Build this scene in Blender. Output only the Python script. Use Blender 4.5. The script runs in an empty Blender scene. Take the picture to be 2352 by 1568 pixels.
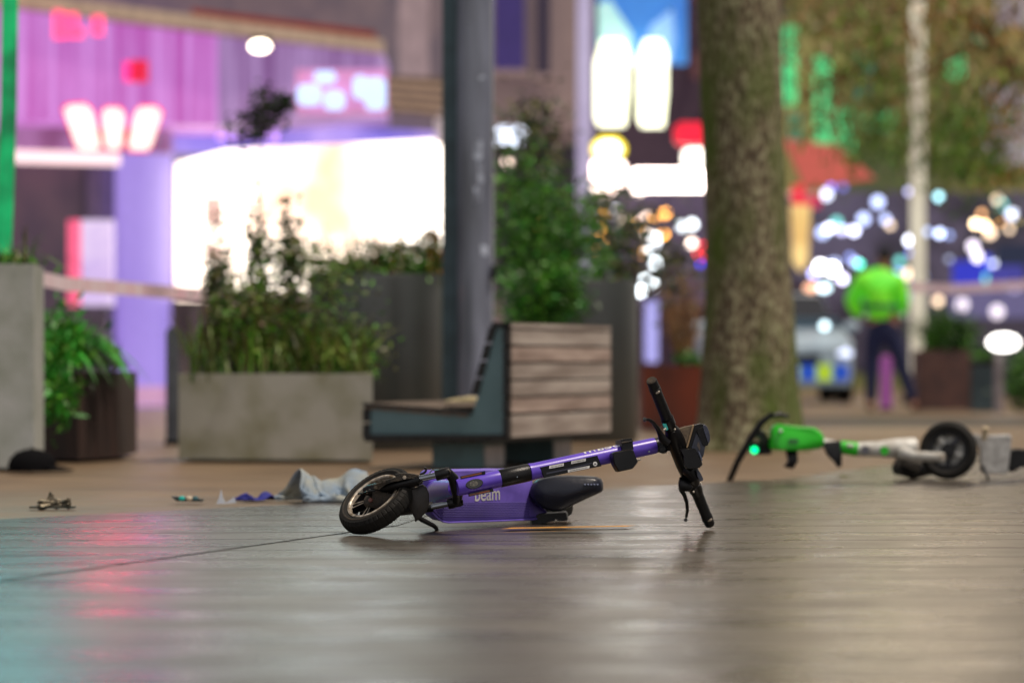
import bpy, math, random
import numpy as np
from mathutils import Vector, Matrix, noise
R = math.radians
rnd = random.Random(7)
S = bpy.context.scene
# ------------------------------------------------------------ camera
CH, FP, YH = 0.527, 8820.0, 832.0        # camera height, focal length and horizon on a 2352 px wide picture
cam = bpy.data.cameras.new("camera"); co = bpy.data.objects.new("camera", cam)
S.collection.objects.link(co); S.camera = co
co.location = (0, 0, CH); co.rotation_euler = (R(90), 0, 0)
cam.lens = 135; cam.sensor_width = 36; cam.shift_y = 48/2352
cam.clip_start = 0.1; cam.clip_end = 500
cam.dof.use_dof = True; cam.dof.focus_distance = 11.7; cam.dof.aperture_fstop = 2.4
cam.dof.aperture_blades = 0
# ------------------------------------------------------------ world and light
w = bpy.data.worlds.new("World"); S.world = w; w.use_nodes = True
bg = w.node_tree.nodes["Background"]
bg.inputs[1].default_value = 0.68            # city glow: brighter from the lamps along the street behind the camera, dim ahead
_t = w.node_tree; _g = _t.nodes.new('ShaderNodeTexCoord'); _s = _t.nodes.new('ShaderNodeSeparateXYZ'); _r = _t.nodes.new('ShaderNodeValToRGB'); _m = _t.nodes.new('ShaderNodeMapRange')
_t.links.new(_g.outputs['Generated'], _s.inputs[0]); _m.inputs[1].default_value = -1; _m.inputs[2].default_value = 1; _t.links.new(_s.outputs['Y'], _m.inputs[0]); _t.links.new(_m.outputs[0], _r.inputs[0])
_r.color_ramp.elements[0].color = (.92, .90, .90, 1); _r.color_ramp.elements[0].position = .10
_r.color_ramp.elements[1].color = (.75, .68, .60, 1); _r.color_ramp.elements[1].position = .92
_e = _r.color_ramp.elements.new(.5); _e.color = (.15, .15, .18, 1); _t.links.new(_r.outputs[0], bg.inputs[0])
sd = bpy.data.lights.new("street_light_glow", 'SUN'); so = bpy.data.objects.new("street_light_glow", sd)
S.collection.objects.link(so); sd.energy = 3.6; sd.angle = R(6); sd.color = (1.0, 0.87, 0.73)
so.rotation_euler = Vector((-0.36, 0.16, -0.92)).to_track_quat('-Z', 'Y').to_euler()
S.view_settings.view_transform = 'Standard'; S.view_settings.look = 'None'
S.view_settings.exposure = 0; S.view_settings.gamma = 1
try:
    S.cycles.sample_clamp_indirect = 12
except Exception: pass

# ------------------------------------------------------------ helpers
def P(x, y, d): return Vector(((x-1176)/FP*d, d, CH+(YH-y)/FP*d))
def G(x, y): d = CH*FP/(y-YH); return Vector(((x-1176)/FP*d, d, 0))
def c1(x, y, d): return P(752+x*.2758, 827.2+y*.2758, d)
def c2(x, y, d): return P(1222+x*.2758, 827.2+y*.2758, d)
def c3(x, y, d): return P(1598+x*.3205, 893+y*.3205, d)
def c9(x, y, d): return P(770.8+x*.14985, 1015.2+y*.14985, d)
def c10(x, y, d): return P(1457+x*.12592, 846+y*.12592, d)
def ray(x, y, p0, n):
    v = P(x, y, 1) - Vector((0, 0, CH)); o = Vector((0, 0, CH))
    return o + v*((p0-o).dot(n)/v.dot(n))
def lin(c):
    f = lambda v: (v/12.92 if v <= .04045 else ((v+.055)/1.055)**2.4)
    return tuple(f(v/255) for v in c)
MATS = {}
def mat(name, col, rough=.6, metal=0, col2=None, scale=8, stretch=(1,1,1), bump=0, bscale=60, em=None, es=0, coat=0, lo=.35, hi=.65, spec=.5, trans=0):
    if name in MATS: return MATS[name]
    m = bpy.data.materials.new(name); m.use_nodes = True; t = m.node_tree; b = t.nodes["Principled BSDF"]
    c = lin(col); b.inputs['Base Color'].default_value = (*c, 1)
    b.inputs['Roughness'].default_value = rough; b.inputs['Metallic'].default_value = metal
    b.inputs['Coat Weight'].default_value = coat; b.inputs['Specular IOR Level'].default_value = spec
    b.inputs['Transmission Weight'].default_value = trans
    tc = t.nodes.new('ShaderNodeTexCoord'); mp = t.nodes.new('ShaderNodeMapping'); t.links.new(tc.outputs['Object'], mp.inputs[0])
    mp.inputs['Scale'].default_value = stretch
    if col2 is None: col2 = tuple(v*.82 for v in col)
    n = t.nodes.new('ShaderNodeTexNoise'); n.inputs['Scale'].default_value = scale; n.inputs['Detail'].default_value = 5
    t.links.new(mp.outputs[0], n.inputs['Vector'])
    r = t.nodes.new('ShaderNodeValToRGB'); r.color_ramp.elements[0].position = lo; r.color_ramp.elements[1].position = hi
    r.color_ramp.elements[0].color = (*lin(col2), 1); r.color_ramp.elements[1].color = (*c, 1)
    t.links.new(n.outputs[0], r.inputs[0]); t.links.new(r.outputs[0], b.inputs['Base Color'])
    if bump:
        n2 = t.nodes.new('ShaderNodeTexNoise'); n2.inputs['Scale'].default_value = bscale; n2.inputs['Detail'].default_value = 6
        t.links.new(mp.outputs[0], n2.inputs['Vector'])
        bp = t.nodes.new('ShaderNodeBump'); bp.inputs['Strength'].default_value = bump; bp.inputs['Distance'].default_value = .01
        t.links.new(n2.outputs[0], bp.inputs['Height']); t.links.new(bp.outputs[0], b.inputs['Normal'])
    if em:
        b.inputs['Emission Color'].default_value = (*lin(em), 1); b.inputs['Emission Strength'].default_value = es
    MATS[name] = m; return m
def glow(name, c, s): return mat(name, c, .5, em=c, es=s)

class MB:
    def __init__(s): s.v = []; s.f = []
    def add(s, vs, fs):
        k = len(s.v); s.v += [Vector(v) for v in vs]; s.f += [tuple(i+k for i in f) for f in fs]; return s
    def box(s, c, hx, hy, hz, ax=None):
        ax = ax or (Vector((1,0,0)), Vector((0,1,0)), Vector((0,0,1))); c = Vector(c); vs = []
        for i in (-1,1):
            for j in (-1,1):
                for k in (-1,1): vs.append(c+ax[0]*hx*i+ax[1]*hy*j+ax[2]*hz*k)
        return s.add(vs, [(0,1,3,2),(4,6,7,5),(0,4,5,1),(2,3,7,6),(0,2,6,4),(1,5,7,3)])
    def cube(s, x0, y0, z0, x1, y1, z1): return s.box(((x0+x1)/2,(y0+y1)/2,(z0+z1)/2), abs(x1-x0)/2, abs(y1-y0)/2, abs(z1-z0)/2)
    def pbox(s, x0, y0, x1, y1, d, dep):           # front face given on the picture at distance d
        a = P(x0, y1, d); b = P(x1, y0, d); return s.cube(a.x, d, a.z, b.x, d+dep, b.z)
    def tube(s, pts, r, seg=20, flat=None):
        pts = [Vector(p) for p in pts]; n = len(pts)
        if not hasattr(r, '__len__'): r = [r]*n
        vs = []; up = None
        for i, p in enumerate(pts):
            t = (pts[min(i+1,n-1)]-pts[max(i-1,0)]).normalized()
            if up is None: up = t.orthogonal().normalized() if flat is None else (flat-t*flat.dot(t)).normalized()
            up = (up-t*up.dot(t)).normalized(); q = t.cross(up)
            for k in range(seg):
                a = 2*math.pi*k/seg; vs.append(p+(up*math.cos(a)+q*math.sin(a))*r[i])
        fs = []
        for i in range(n-1):
            for k in range(seg): fs.append((i*seg+k, i*seg+(k+1)%seg, (i+1)*seg+(k+1)%seg, (i+1)*seg+k))
        fs.append(tuple(range(seg-1,-1,-1))); fs.append(tuple((n-1)*seg+k for k in range(seg)))
        return s.add(vs, fs)
    def lathe(s, c, axis, prof, seg=48, closed=False, mod=None):
        axis = Vector(axis).normalized(); u = axis.orthogonal().normalized(); q = axis.cross(u); c = Vector(c); vs = []; m = len(prof)
        for k in range(seg):
            a = 2*math.pi*k/seg
            for j, (rr, h) in enumerate(prof):
                if mod: rr = mod(rr, j, k)
                vs.append(c+axis*h+(u*math.cos(a)+q*math.sin(a))*rr)
        fs = []
        for k in range(seg):
            for j in range(m if closed else m-1):
                j2 = (j+1) % m; fs.append((k*m+j, ((k+1)%seg)*m+j, ((k+1)%seg)*m+j2, k*m+j2))
        return s.add(vs, fs)
    def sphere(s, c, r, sx=1, sy=1, sz=1, seg=16):
        vs = []; fs = []; h = seg//2; c = Vector(c)
        for i in range(1, h):
            th = math.pi*i/h
            for k in range(seg):
                a = 2*math.pi*k/seg; vs.append(c+Vector((r*sx*math.sin(th)*math.cos(a), r*sy*math.sin(th)*math.sin(a), r*sz*math.cos(th))))
        vs.append(c+Vector((0,0,r*sz))); vs.append(c-Vector((0,0,r*sz))); T = len(vs)-2
        for i in range(h-2):
            for k in range(seg): fs.append((i*seg+k, (i+1)*seg+k, (i+1)*seg+(k+1)%seg, i*seg+(k+1)%seg))
        for k in range(seg):
            fs.append((T, k, (k+1)%seg)); fs.append((T+1, (h-2)*seg+(k+1)%seg, (h-2)*seg+k))
        return s.add(vs, fs)
    def pillow(s, pts, back, bev=.15, bd=.25):
        """pts: outline in space (front), back: vector to its back; rounded front rim"""
        pts = [Vector(p) for p in pts]; n = len(pts); c = sum(pts, Vector())/n; vs = []
        for k, t in ((1-bev, 0), (1-bev*.35, bd*.3), (1, bd), (1, 1-bd), (1-bev, 1)):
            for p in pts: vs.append(c+(p-c)*k+back*t)
        fs = [tuple(range(n))]
        for L in range(4):
            for i in range(n): fs.append((L*n+i, (L+1)*n+i, (L+1)*n+(i+1)%n, L*n+(i+1)%n))
        fs.append(tuple(4*n+i for i in range(n-1,-1,-1)))
        return s.add(vs, fs)
    def prism(s, pts, back):
        pts = [Vector(p) for p in pts]; n = len(pts)
        fs = [tuple(range(n)), tuple(range(2*n-1, n-1, -1))]+[(i, n+i, n+(i+1)%n, (i+1)%n) for i in range(n)]
        return s.add(pts+[p+back for p in pts], fs)
    def build(s, name, m, parent=None, smooth=False, angle=40):
        base = parent_base(parent)
        me = bpy.data.meshes.new(name); me.from_pydata([tuple(v-base) for v in s.v], [], s.f); me.update()
        import bmesh
        bm = bmesh.new(); bm.from_mesh(me); bmesh.ops.recalc_face_normals(bm, faces=bm.faces); bm.to_mesh(me); bm.free()
        if smooth:
            me.polygons.foreach_set('use_smooth', [True]*len(me.polygons)); me.set_sharp_from_angle(angle=R(angle))
        me.materials.append(m); o = bpy.data.objects.new(name, me); S.collection.objects.link(o)
        if parent: o.parent = parent
        return o
def parent_base(p):
    b = Vector()
    while p: b += p.location; p = p.parent
    return b
def tag(o, label, cat, group=None, kind=None):
    if label: o['label'] = label
    if cat: o['category'] = cat
    if group: o['group'] = group
    if kind: o['kind'] = kind
    return o
def thing(name, label, cat, loc, group=None):
    o = bpy.data.objects.new(name, None); S.collection.objects.link(o); o.location = loc; o.empty_display_size = .2
    return tag(o, label, cat, group)
def copy_tree(o, parent=None):
    c = o.copy(); S.collection.objects.link(c); c.parent = parent
    for ch in o.children: copy_tree(ch, c)
    return c
def npmesh(name, v, f4, m, parent=None, mats=None, mi=None):
    me = bpy.data.meshes.new(name); n = len(v); k = len(f4)
    base = np.array(parent_base(parent)); v = v-base
    me.vertices.add(n); me.vertices.foreach_set('co', v.astype(np.float32).ravel())
    me.loops.add(k*4); me.loops.foreach_set('vertex_index', f4.astype(np.int32).ravel())
    me.polygons.add(k); me.polygons.foreach_set('loop_start', np.arange(k, dtype=np.int32)*4)
    me.update(calc_edges=True); me.validate()
    for q in (mats or [m]): me.materials.append(q)
    if mi is not None: me.polygons.foreach_set('material_index', mi.astype(np.int32))
    o = bpy.data.objects.new(name, me); S.collection.objects.link(o)
    if parent: o.parent = parent
    return o
def leaves(name, mats, parent, blobs, n, size, seed=1, clumps=14, spread=.28, asp=.5, hang=0, gap=0):
    """leaf shaped quads gathered in clumps; blobs = (centre, rx, ry, rz, weight)"""
    g = np.random.default_rng(seed); W = np.array([b[4] for b in blobs], float); W /= W.sum(); pos = []
    for b, wgt in zip(blobs, W):
        k = max(3, int(clumps*max(.4, wgt*len(blobs)))); cc = g.normal(size=(k, 3)); cc /= np.linalg.norm(cc, axis=1)[:, None]
        cc *= (g.random((k, 1))**.45); m = int(n*wgt); idx = g.integers(0, k, m)
        p = cc[idx] + g.normal(size=(m, 3))*spread*(.5+g.random((k, 1)))[idx]
        pos.append(p*np.array([b[1], b[2], b[3]]) + np.array(b[0]))
    pos = np.concatenate(pos)
    if gap:                                  # the crown is thin along the lit pole
        px_ = pos[:,0]/pos[:,1]*FP+1176; keep = (np.abs(px_-gap) > 26) | (g.random(len(pos)) < .25); pos = pos[keep]
    N = len(pos)
    d = g.normal(size=(N, 3)); d[:, 2] = d[:, 2]*.6 - hang; d /= np.linalg.norm(d, axis=1)[:, None]
    q = np.cross(d, g.normal(size=(N, 3))); q /= np.linalg.norm(q, axis=1)[:, None]
    L = size*(.6+.8*g.random((N, 1))); nn = np.cross(d, q)*L*.15
    v = np.stack([pos-d*L, pos+q*L*asp+nn, pos+d*L, pos-q*L*asp+nn], 1).reshape(-1, 3)
    v[:, 2] = np.maximum(v[:, 2], .02)
    f = np.arange(N*4).reshape(N, 4)
    return npmesh(name, v, f, None, parent, mats, g.integers(0, len(mats), N))
def blades(name, mats, parent, base, n, length, width, seed=1, lean=.5, droop=.5, zb=None):
    """arching strap leaves; base = (x0,x1,y0,y1,z)"""
    g = np.random.default_rng(seed); K = 6; vs = []; fs = []; mi = []; c = 0
    for i in range(n):
        x = g.uniform(base[0], base[1]); y = g.uniform(base[2], base[3]); z = base[4]
        a = g.uniform(0, 2*math.pi); L = length*g.uniform(.5, 1.1); ln = lean*g.uniform(.2, 1.2); wd = width*g.uniform(.6, 1.2)
        dx, dy = math.cos(a), math.sin(a)
        for k in range(K+1):
            t = k/K; h = L*t*(1-droop*t*t*ln); o = L*ln*t*t*.9+L*ln*.2*t
            ww = wd*(math.sin(math.pi*min(1, .12+t*.88))**.6)
            for s in (-1, 1): vs.append((x+dx*o-dy*ww*s*.5, y+dy*o+dx*ww*s*.5, max(.02, z+h)))
            if k: fs.append((c+2*k-2, c+2*k-1, c+2*k+1, c+2*k)); mi.append(i % len(mats))
        c += 2*(K+1)
    return npmesh(name, np.array(vs), np.array(fs), None, parent, mats, np.array(mi))
def textmesh(body, size, bold=.0, extr=.0):
    cu = bpy.data.curves.new('t', 'FONT'); cu.body = body; cu.size = size; cu.offset = bold; cu.extrude = extr; cu.align_x = 'CENTER'; cu.align_y = 'CENTER'
    o = bpy.data.objects.new('t', cu); S.collection.objects.link(o); dg = bpy.context.evaluated_depsgraph_get(); dg.update()
    me = bpy.data.meshes.new_from_object(o.evaluated_get(dg)); v = [x.co.copy() for x in me.vertices]; f = [tuple(p.vertices) for p in me.polygons]
    bpy.data.objects.remove(o); bpy.data.meshes.remove(me); bpy.data.curves.remove(cu); return v, f

# ------------------------------------------------------------ materials
black = mat('black_plastic', (15,15,18), .34, col2=(9,9,11), scale=30, bump=.12, bscale=300, spec=.32)
rubber = mat('tyre_rubber', (15,15,14), .7, col2=(25,22,18), scale=40, spec=.3, bump=.3, bscale=400, lo=.3, hi=.6)
purple = mat('purple_paint', (96,70,192), .32, col2=(88,62,180), scale=20, bump=.03, bscale=500)
deckp = mat('purple_deck_paint', (112,92,190), .5, col2=(100,82,176), scale=14, bump=.05, bscale=300, lo=.35,hi=.6)
purpledk = mat('purple_grip', (48,30,120), .6)
chrome = mat('chrome', (150,156,164), .1, 1, bump=.02)
steelg = mat('pale_rim_metal', (200,192,180), .45, .3, col2=(120,105,85), scale=60)
dirt = mat('dusty_black_plastic', (66,55,42), .75, col2=(28,26,24), scale=35, bump=.4, bscale=200)
white = mat('white_print', (225,225,225), .5)

# ============================================================ SETTING
def ground_mat(name, c, cA, cB, rough, bw, bh, rot, mortar, jd, spec=.5, fine=140, bump=.35):
    m = bpy.data.materials.new(name); m.use_nodes = True; t = m.node_tree; b = t.nodes["Principled BSDF"]; L = t.links.new
    tc = t.nodes.new('ShaderNodeTexCoord'); mp = t.nodes.new('ShaderNodeMapping'); L(tc.outputs['Object'], mp.inputs[0]); mp.inputs['Rotation'].default_value = (0,0,R(rot)); mp.inputs['Location'].default_value = (14.3,.13,0)
    n1 = t.nodes.new('ShaderNodeTexNoise'); n1.inputs['Scale'].default_value = 1.6; n1.inputs['Detail'].default_value = 6; L(tc.outputs['Object'], n1.inputs['Vector'])
    n2 = t.nodes.new('ShaderNodeTexNoise'); n2.inputs['Scale'].default_value = fine; n2.inputs['Detail'].default_value = 4; L(tc.outputs['Object'], n2.inputs['Vector'])
    r1 = t.nodes.new('ShaderNodeValToRGB'); r1.color_ramp.elements[0].color = (*lin(cA),1); r1.color_ramp.elements[1].color = (*lin(cB),1)
    r1.color_ramp.elements[0].position = .35; r1.color_ramp.elements[1].position = .65; L(n1.outputs[0], r1.inputs[0])
    mx = t.nodes.new('ShaderNodeMix'); mx.data_type = 'RGBA'; mx.blend_type = 'OVERLAY'; mx.inputs[0].default_value = .6
    L(r1.outputs[0], mx.inputs[6]); L(n2.outputs[0], mx.inputs[7]); out = mx.outputs[2]
    h = n2.outputs[0]
    if mortar:
        nd = t.nodes.new('ShaderNodeTexNoise'); nd.inputs['Scale'].default_value = .9; L(mp.outputs[0], nd.inputs['Vector'])
        md = t.nodes.new('ShaderNodeMix'); md.data_type = 'VECTOR'; md.inputs[0].default_value = .05; L(mp.outputs[0], md.inputs[4]); L(nd.outputs[1], md.inputs[5])
        br = t.nodes.new('ShaderNodeTexBrick'); br.inputs['Scale'].default_value = 1; br.inputs['Brick Width'].default_value = bw; br.inputs['Row Height'].default_value = bh
        br.inputs['Mortar Size'].default_value = mortar; br.inputs['Mortar Smooth'].default_value = .4; br.inputs['Bias'].default_value = 0
        br.inputs['Color1'].default_value = (1,1,1,1); br.inputs['Color2'].default_value = (.72,.72,.72,1); br.inputs['Mortar'].default_value = (jd,jd,jd,1)
        L(md.outputs[1], br.inputs['Vector'])
        m2 = t.nodes.new('ShaderNodeMix'); m2.data_type = 'RGBA'; m2.blend_type = 'MULTIPLY'; m2.inputs[0].default_value = 1; L(out, m2.inputs[6]); L(br.outputs[0], m2.inputs[7]); out = m2.outputs[2]
        ma = t.nodes.new('ShaderNodeMath'); ma.operation = 'MULTIPLY_ADD'; ma.inputs[1].default_value = -1.6; L(br.outputs[1], ma.inputs[0]); L(n2.outputs[0], ma.inputs[2]); h = ma.outputs[0]
    L(out, b.inputs['Base Color'])
    mr = t.nodes.new('ShaderNodeMapRange'); mr.inputs[1].default_value = .3; mr.inputs[2].default_value = .7; mr.inputs[3].default_value = rough-.06; mr.inputs[4].default_value = rough+.10
    n3 = t.nodes.new('ShaderNodeTexNoise'); n3.inputs['Scale'].default_value = 3.2; n3.inputs['Detail'].default_value = 5; L(tc.outputs['Object'], n3.inputs['Vector']); L(n3.outputs[0], mr.inputs[0])
    L(mr.outputs[0], b.inputs['Roughness']); b.inputs['Specular IOR Level'].default_value = spec
    if mortar:                                # the open joints hold grit: no sheen
        ra_ = t.nodes.new('ShaderNodeMapRange'); ra_.inputs[3].default_value = spec; ra_.inputs[4].default_value = 0; L(br.outputs[1], ra_.inputs[0]); L(ra_.outputs[0], b.inputs['Specular IOR Level'])
        rb_ = t.nodes.new('ShaderNodeMath'); rb_.operation = 'MAXIMUM'; L(mr.outputs[0], rb_.inputs[0]); L(br.outputs[1], rb_.inputs[1]); L(rb_.outputs[0], b.inputs['Roughness'])
    bp = t.nodes.new('ShaderNodeBump'); bp.inputs['Strength'].default_value = bump; bp.inputs['Distance'].default_value = .003; L(h, bp.inputs['Height']); L(bp.outputs[0], b.inputs['Normal'])
    return m
def sheet(name, pts, z, m):
    b = MB(); b.add([(p[0], p[1], z) for p in pts], [tuple(range(len(pts)))]); o = b.build(name, m)
    if o.data.polygons[0].normal.z < 0: o.data.flip_normals()
    return tag(o, None, None, kind='structure')
gA = ground_mat('tan_asphalt', 0, (104,86,67), (122,102,80), .45, 0, 0, 0, 0, 0, spec=.4, bump=.15)
gB = ground_mat('grey_pavers', 0, (66,59,50), (86,77,66), .27, 60, .47, -4, .009, .1, spec=.8, bump=.10)
gC = ground_mat('dark_exposed_pavers', 0, (60,55,50), (82,75,69), .25, 60, .42, -7, .009, .1, spec=.5, fine=220, bump=.3)
gR = ground_mat('road_asphalt', 0, (52,48,44), (66,60,55), .55, 0, 0, 0, 0, 0, spec=.35)
sheet('ground', [(-120,-10),(120,-10),(120,320),(-120,320)], 0, gA)
# near pavers: front edge of the tan footpath runs away to the right
t0 = G(0,1195); t1 = G(1651,1110); dv = (t1-t0).normalized()
a = t0-dv*14; b_ = t0+dv*5.2
sheet('pavement', [a, b_, (b_.x+1.5,22,0), (40,24,0), (40,-8,0), (-20,-8,0)], .004, gB)
l0 = G(0,1339); l1 = G(799,1226); dl = (l1-l0).normalized()
q0 = l0-dl*9; q1 = l0+dl*3.25
sheet('paving_strip', [t0-dv*11+Vector((.02,-.02,0)), t0+dv*2.9+Vector((.02,-.02,0)), q1, q0], .0062, gC)
sheet('road', [(.9,31.5),(60,29.5),(60,35.5),(.9,36.5)], .004, gR)
yl = mat('yellow_road_paint', (215,150,40), .6, col2=(150,110,50), scale=40)
for (p0, p1, p2, p3) in [((1175,1219.5),(1460,1214.5),(1440,1217),(1150,1223)), ((1060,1234),(1300,1226.5),(1370,1226),(1120,1232))]:
    s_ = MB(); s_.add([G(*p0)+Vector((0,0,.012)), G(*p1)+Vector((0,0,.012)), G(*p2)+Vector((0,0,.012)), G(*p3)+Vector((0,0,.012))], [(0,1,2,3)])
    tag(s_.build('road_marking', yl), None, None, kind='structure')

# ------------------------------------------------------------ far buildings: wall and trim glow stands for light falling on them
def lit(name, c, s, c2=None, scale=3, stretch=(1,1,1), lo=.4, hi=.6, base=None):
    """uneven emission"""
    m = mat(name, base or tuple(v*.55 for v in c), .5); t = m.node_tree; b = t.nodes["Principled BSDF"]
    b.inputs['Emission Strength'].default_value = s
    if c2:
        tc = t.nodes.new('ShaderNodeTexCoord'); mp = t.nodes.new('ShaderNodeMapping'); mp.inputs['Scale'].default_value = stretch
        n = t.nodes.new('ShaderNodeTexNoise'); n.inputs['Scale'].default_value = scale; n.inputs['Detail'].default_value = 3
        r = t.nodes.new('ShaderNodeValToRGB'); r.color_ramp.elements[0].position = lo; r.color_ramp.elements[1].position = hi
        r.color_ramp.elements[0].color = (*lin(c2),1); r.color_ramp.elements[1].color = (*lin(c),1)
        t.links.new(tc.outputs['Object'], mp.inputs[0]); t.links.new(mp.outputs[0], n.inputs['Vector']); t.links.new(n.outputs[0], r.inputs[0]); t.links.new(r.outputs[0], b.inputs['Emission Color'])
    else: b.inputs['Emission Color'].default_value = (*lin(c),1)
    return m
def quadbox(pts, dep):                     # pts: four (x,y,d) corners, extruded straight back
    return MB().prism([P(*p) for p in pts], Vector((0,dep,0)))
DA, DB = 43.0, 50.0
def dd(x): return DA+(DB-DA)*(x/1030.0)     # the bank front runs away to the right
def fpanel(b, x0, yt0, yb0, x1, yt1, yb1, off=0, dep=.3):
    d0, d1 = dd(x0)+off, dd(x1)+off
    return b.prism([P(x0,yt0,d0), P(x1,yt1,d1), P(x1,yb1,d1), P(x0,yb0,d0)], Vector((0,dep,0)))
def gz(d): return YH+CH*FP/d
bank = thing('bank_building', 'bank front at the far left with pink lit canopy, dark doorway and purple pillar', 'building', (P(200,0,46).x, 46, 0))
b = MB(); fpanel(b, -500,-900,gz(dd(-500)), 1030,-900,gz(dd(1030)), 1.2, 6); b.build('wall', mat('bank_wall_stone', (120,105,110), .8, col2=(90,82,95), scale=1.5, em=(100,90,104), es=.22), bank)  # stone emits faintly, street light on the wall put into the material
b = MB(); fpanel(b, -400, 372, gz(dd(-400)), 262, 372, gz(dd(262)), 1.0, .15); b.build('shop_window', mat('dark_glass', (34,26,62), .6, col2=(26,20,48), scale=1, spec=.1, em=(50,38,84), es=.2), bank)
b = MB(); fpanel(b, 264, 270, gz(dd(264)), 392, 290, gz(dd(392)), .3, .6); b.build('pillar', lit('purple_lit_pillar', (186,160,255), .75, (120,80,205), .9, (1.6,1,.05), .35,.62, base=(90,80,120)), bank)  # purple light on the pillar put into its emission
b = MB(); fpanel(b, 392, 268, 350, 1030, 305, 350, .35, .5); b.build('header_panel', lit('violet_header', (190,160,250), .85, (120,105,225), .8, (1,1,.3), base=(90,80,120)), bank)  # header is no lamp, violet light put into its emission
b = MB(); fpanel(b, -400, -40, 262, 500, 70, 290, -1.3, 2.4); b.build('canopy', lit('pink_canopy', (225,150,240), .8, (190,80,185), 2.2, (3,3,.12), .38,.62, base=(120,80,120)), bank)  # pink neon light on the canopy put into the panel emission
b = MB(); fpanel(b, 500, 70, 290, 880, 118, 262, -1.3, 2.4); b.build('canopy', lit('lilac_canopy', (200,160,225), .62, (145,95,165), 2.2, (3,3,.12), .38,.62, base=(110,90,120)), bank)  # lilac light on this end of the canopy, also as emission
b = MB(); fpanel(b, -400, -75, -38, 880, 92, 122, -1.45, .5); b.build('gutter', mat('cream_gutter', (190,170,150), .6, em=(150,130,120), es=.2), bank)  # gutter, roof edge, fascia and column emit for light falling on them
b = MB(); fpanel(b, 440, 20, 42, 860, 72, 108, -1.3, 1.8); b.build('canopy_roof', mat('rust_roof', (120,40,30), .7, em=(120,40,32), es=.35), bank)
b = MB(); fpanel(b, 30, 262, 345, 390, 275, 350, -.6, .4); b.build('fascia', lit('rose_fascia', (190,130,190), .6, (150,90,140), 2, base=(120,80,110)), bank)
b = MB(); fpanel(b, 30, 344, 372, 270, 352, 378, -.7, .3); b.build('light_strip', glow('warm_strip', (255,225,225), 1.2), bank)
b = MB(); fpanel(b, 200, 378, gz(dd(200)), 250, 378, gz(dd(250)), .5, .3); b.build('column', mat('grey_column', (125,112,135), .6, em=(90,80,110), es=.3), bank)
b = MB(); fpanel(b, -60, gz(45)-48, gz(45)-2, 400, gz(46)-46, gz(46)-2, .2, .5); b.build('plinth', lit('pink_plinth', (225,170,215), .6, base=(150,120,140)), bank)  # pink light at the wall foot put into the plinth emission
b = MB(); fpanel(b, 500, 290, 320, 640, 300, 325, .2, .2); b.build('panel', glow('violet_panel', (190,150,255), 1.0), bank)
# upper storey
for (x0,x1,y0,y1,c) in [(225,330,-60,16,(110,130,200)),(330,470,-60,22,(80,76,92)),(470,560,-60,34,(26,34,48)),(800,858,-60,92,(130,112,92)),(700,716,-60,60,(70,44,40)),(905,985,-200,200,(150,132,138))]:
    b = MB(); fpanel(b, x0,y0,y1, x1,y0,y1+4, 1.02, .2); b.build('window_panel', mat('top_%d'%x0, c, .6, em=c, es=.3), bank)
for k in range(5):
    b = MB(); x0 = 708+k*19; fpanel(b, x0,-40+k%2*16,6+k*9, x0+10,-40,2+k*9, .9, .1); b.build('lit_pattern', glow('orange_pattern', (225,120,70), .7), bank)
for (x0,x1,y1,c) in [(640,700,50,(190,170,150)),(560,640,20,(40,44,60)),(700,760,60,(175,155,140))]:
    b = MB(); fpanel(b, x0,-300,y1, x1,-300,y1+8, 1.0, .25); b.build('window_panel', mat('up_%d'%x0, c, .6, em=c, es=.25), bank)
# red neon letters above the canopy, as far as they read
for i,(x0,y0,x1,y1) in enumerate([(122,24,142,88),(142,62,190,86),(146,30,176,52),(212,36,236,80)]):
    b = MB(); b.pbox(x0,y0,x1,y1,40.8,.12); b.build('neon_stroke', glow('red_neon', (255,70,120), 1.6), bank)
sb = thing('wall_lamp', 'small round white lamp under the rust roof edge', 'lamp', P(597,107,43)+Vector((0,0,-.1)))
MB().sphere(P(597,107,43), .07, 1.6, .8, .9).build('bulb', glow('lampwhite', (255,240,215), 9), sb)
MB().pbox(575,84,620,96,43,.3).build('bracket', black, sb)
# W emblem sign
sg = thing('illuminated_sign', 'glowing white three stroke W emblem with red rim on the bank front', 'sign', P(256,300,41))
def slab(pts, k): return [P(x,y,41) for x,y in pts]
Wp = [[(148,254),(158,244),(194,242),(206,252),(226,332),(222,342),(184,342),(176,332)],
      [(236,260),(244,250),(272,250),(281,260),(276,330),(270,340),(248,340),(242,330)],
      [(312,262),(322,248),(356,248),(367,260),(344,332),(336,342),(298,342),(297,330)]]
for pts in Wp:
    MB().prism([P(x,y,40.9) for x,y in pts], Vector((0,.12,0))).build('letter_face', glow('sign_white', (255,245,235), 1.25), sg)
    c = (sum(p[0] for p in pts)/8, sum(p[1] for p in pts)/8)
    MB().prism([P(c[0]+(x-c[0])*1.13,c[1]+(y-c[1])*1.10,41.03) for x,y in pts], Vector((0,.12,0))).build('letter_rim', glow('sign_red', (255,30,50), 1.1), sg)
MB().pbox(180,300,340,318,41.16,1.2).build('bracket', black, sg)
wd = bpy.data.lights.new('added_red_spot', 'SPOT'); wo = bpy.data.objects.new('added_red_spot', wd); S.collection.objects.link(wo); wo.parent = sg  # unseen red spot added to throw a pink patch on the paving strip
wo.location = Vector((0,-.3,.25)); wo.rotation_euler = (Vector((-1.08,11.0,0))-(sg.location+wo.location)).to_track_quat('-Z','Y').to_euler()
wd.energy = 80; wd.color = (1,.08,.14); wd.spot_size = R(1.7); wd.spot_blend = .8; wd.shadow_soft_size = .25
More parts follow.
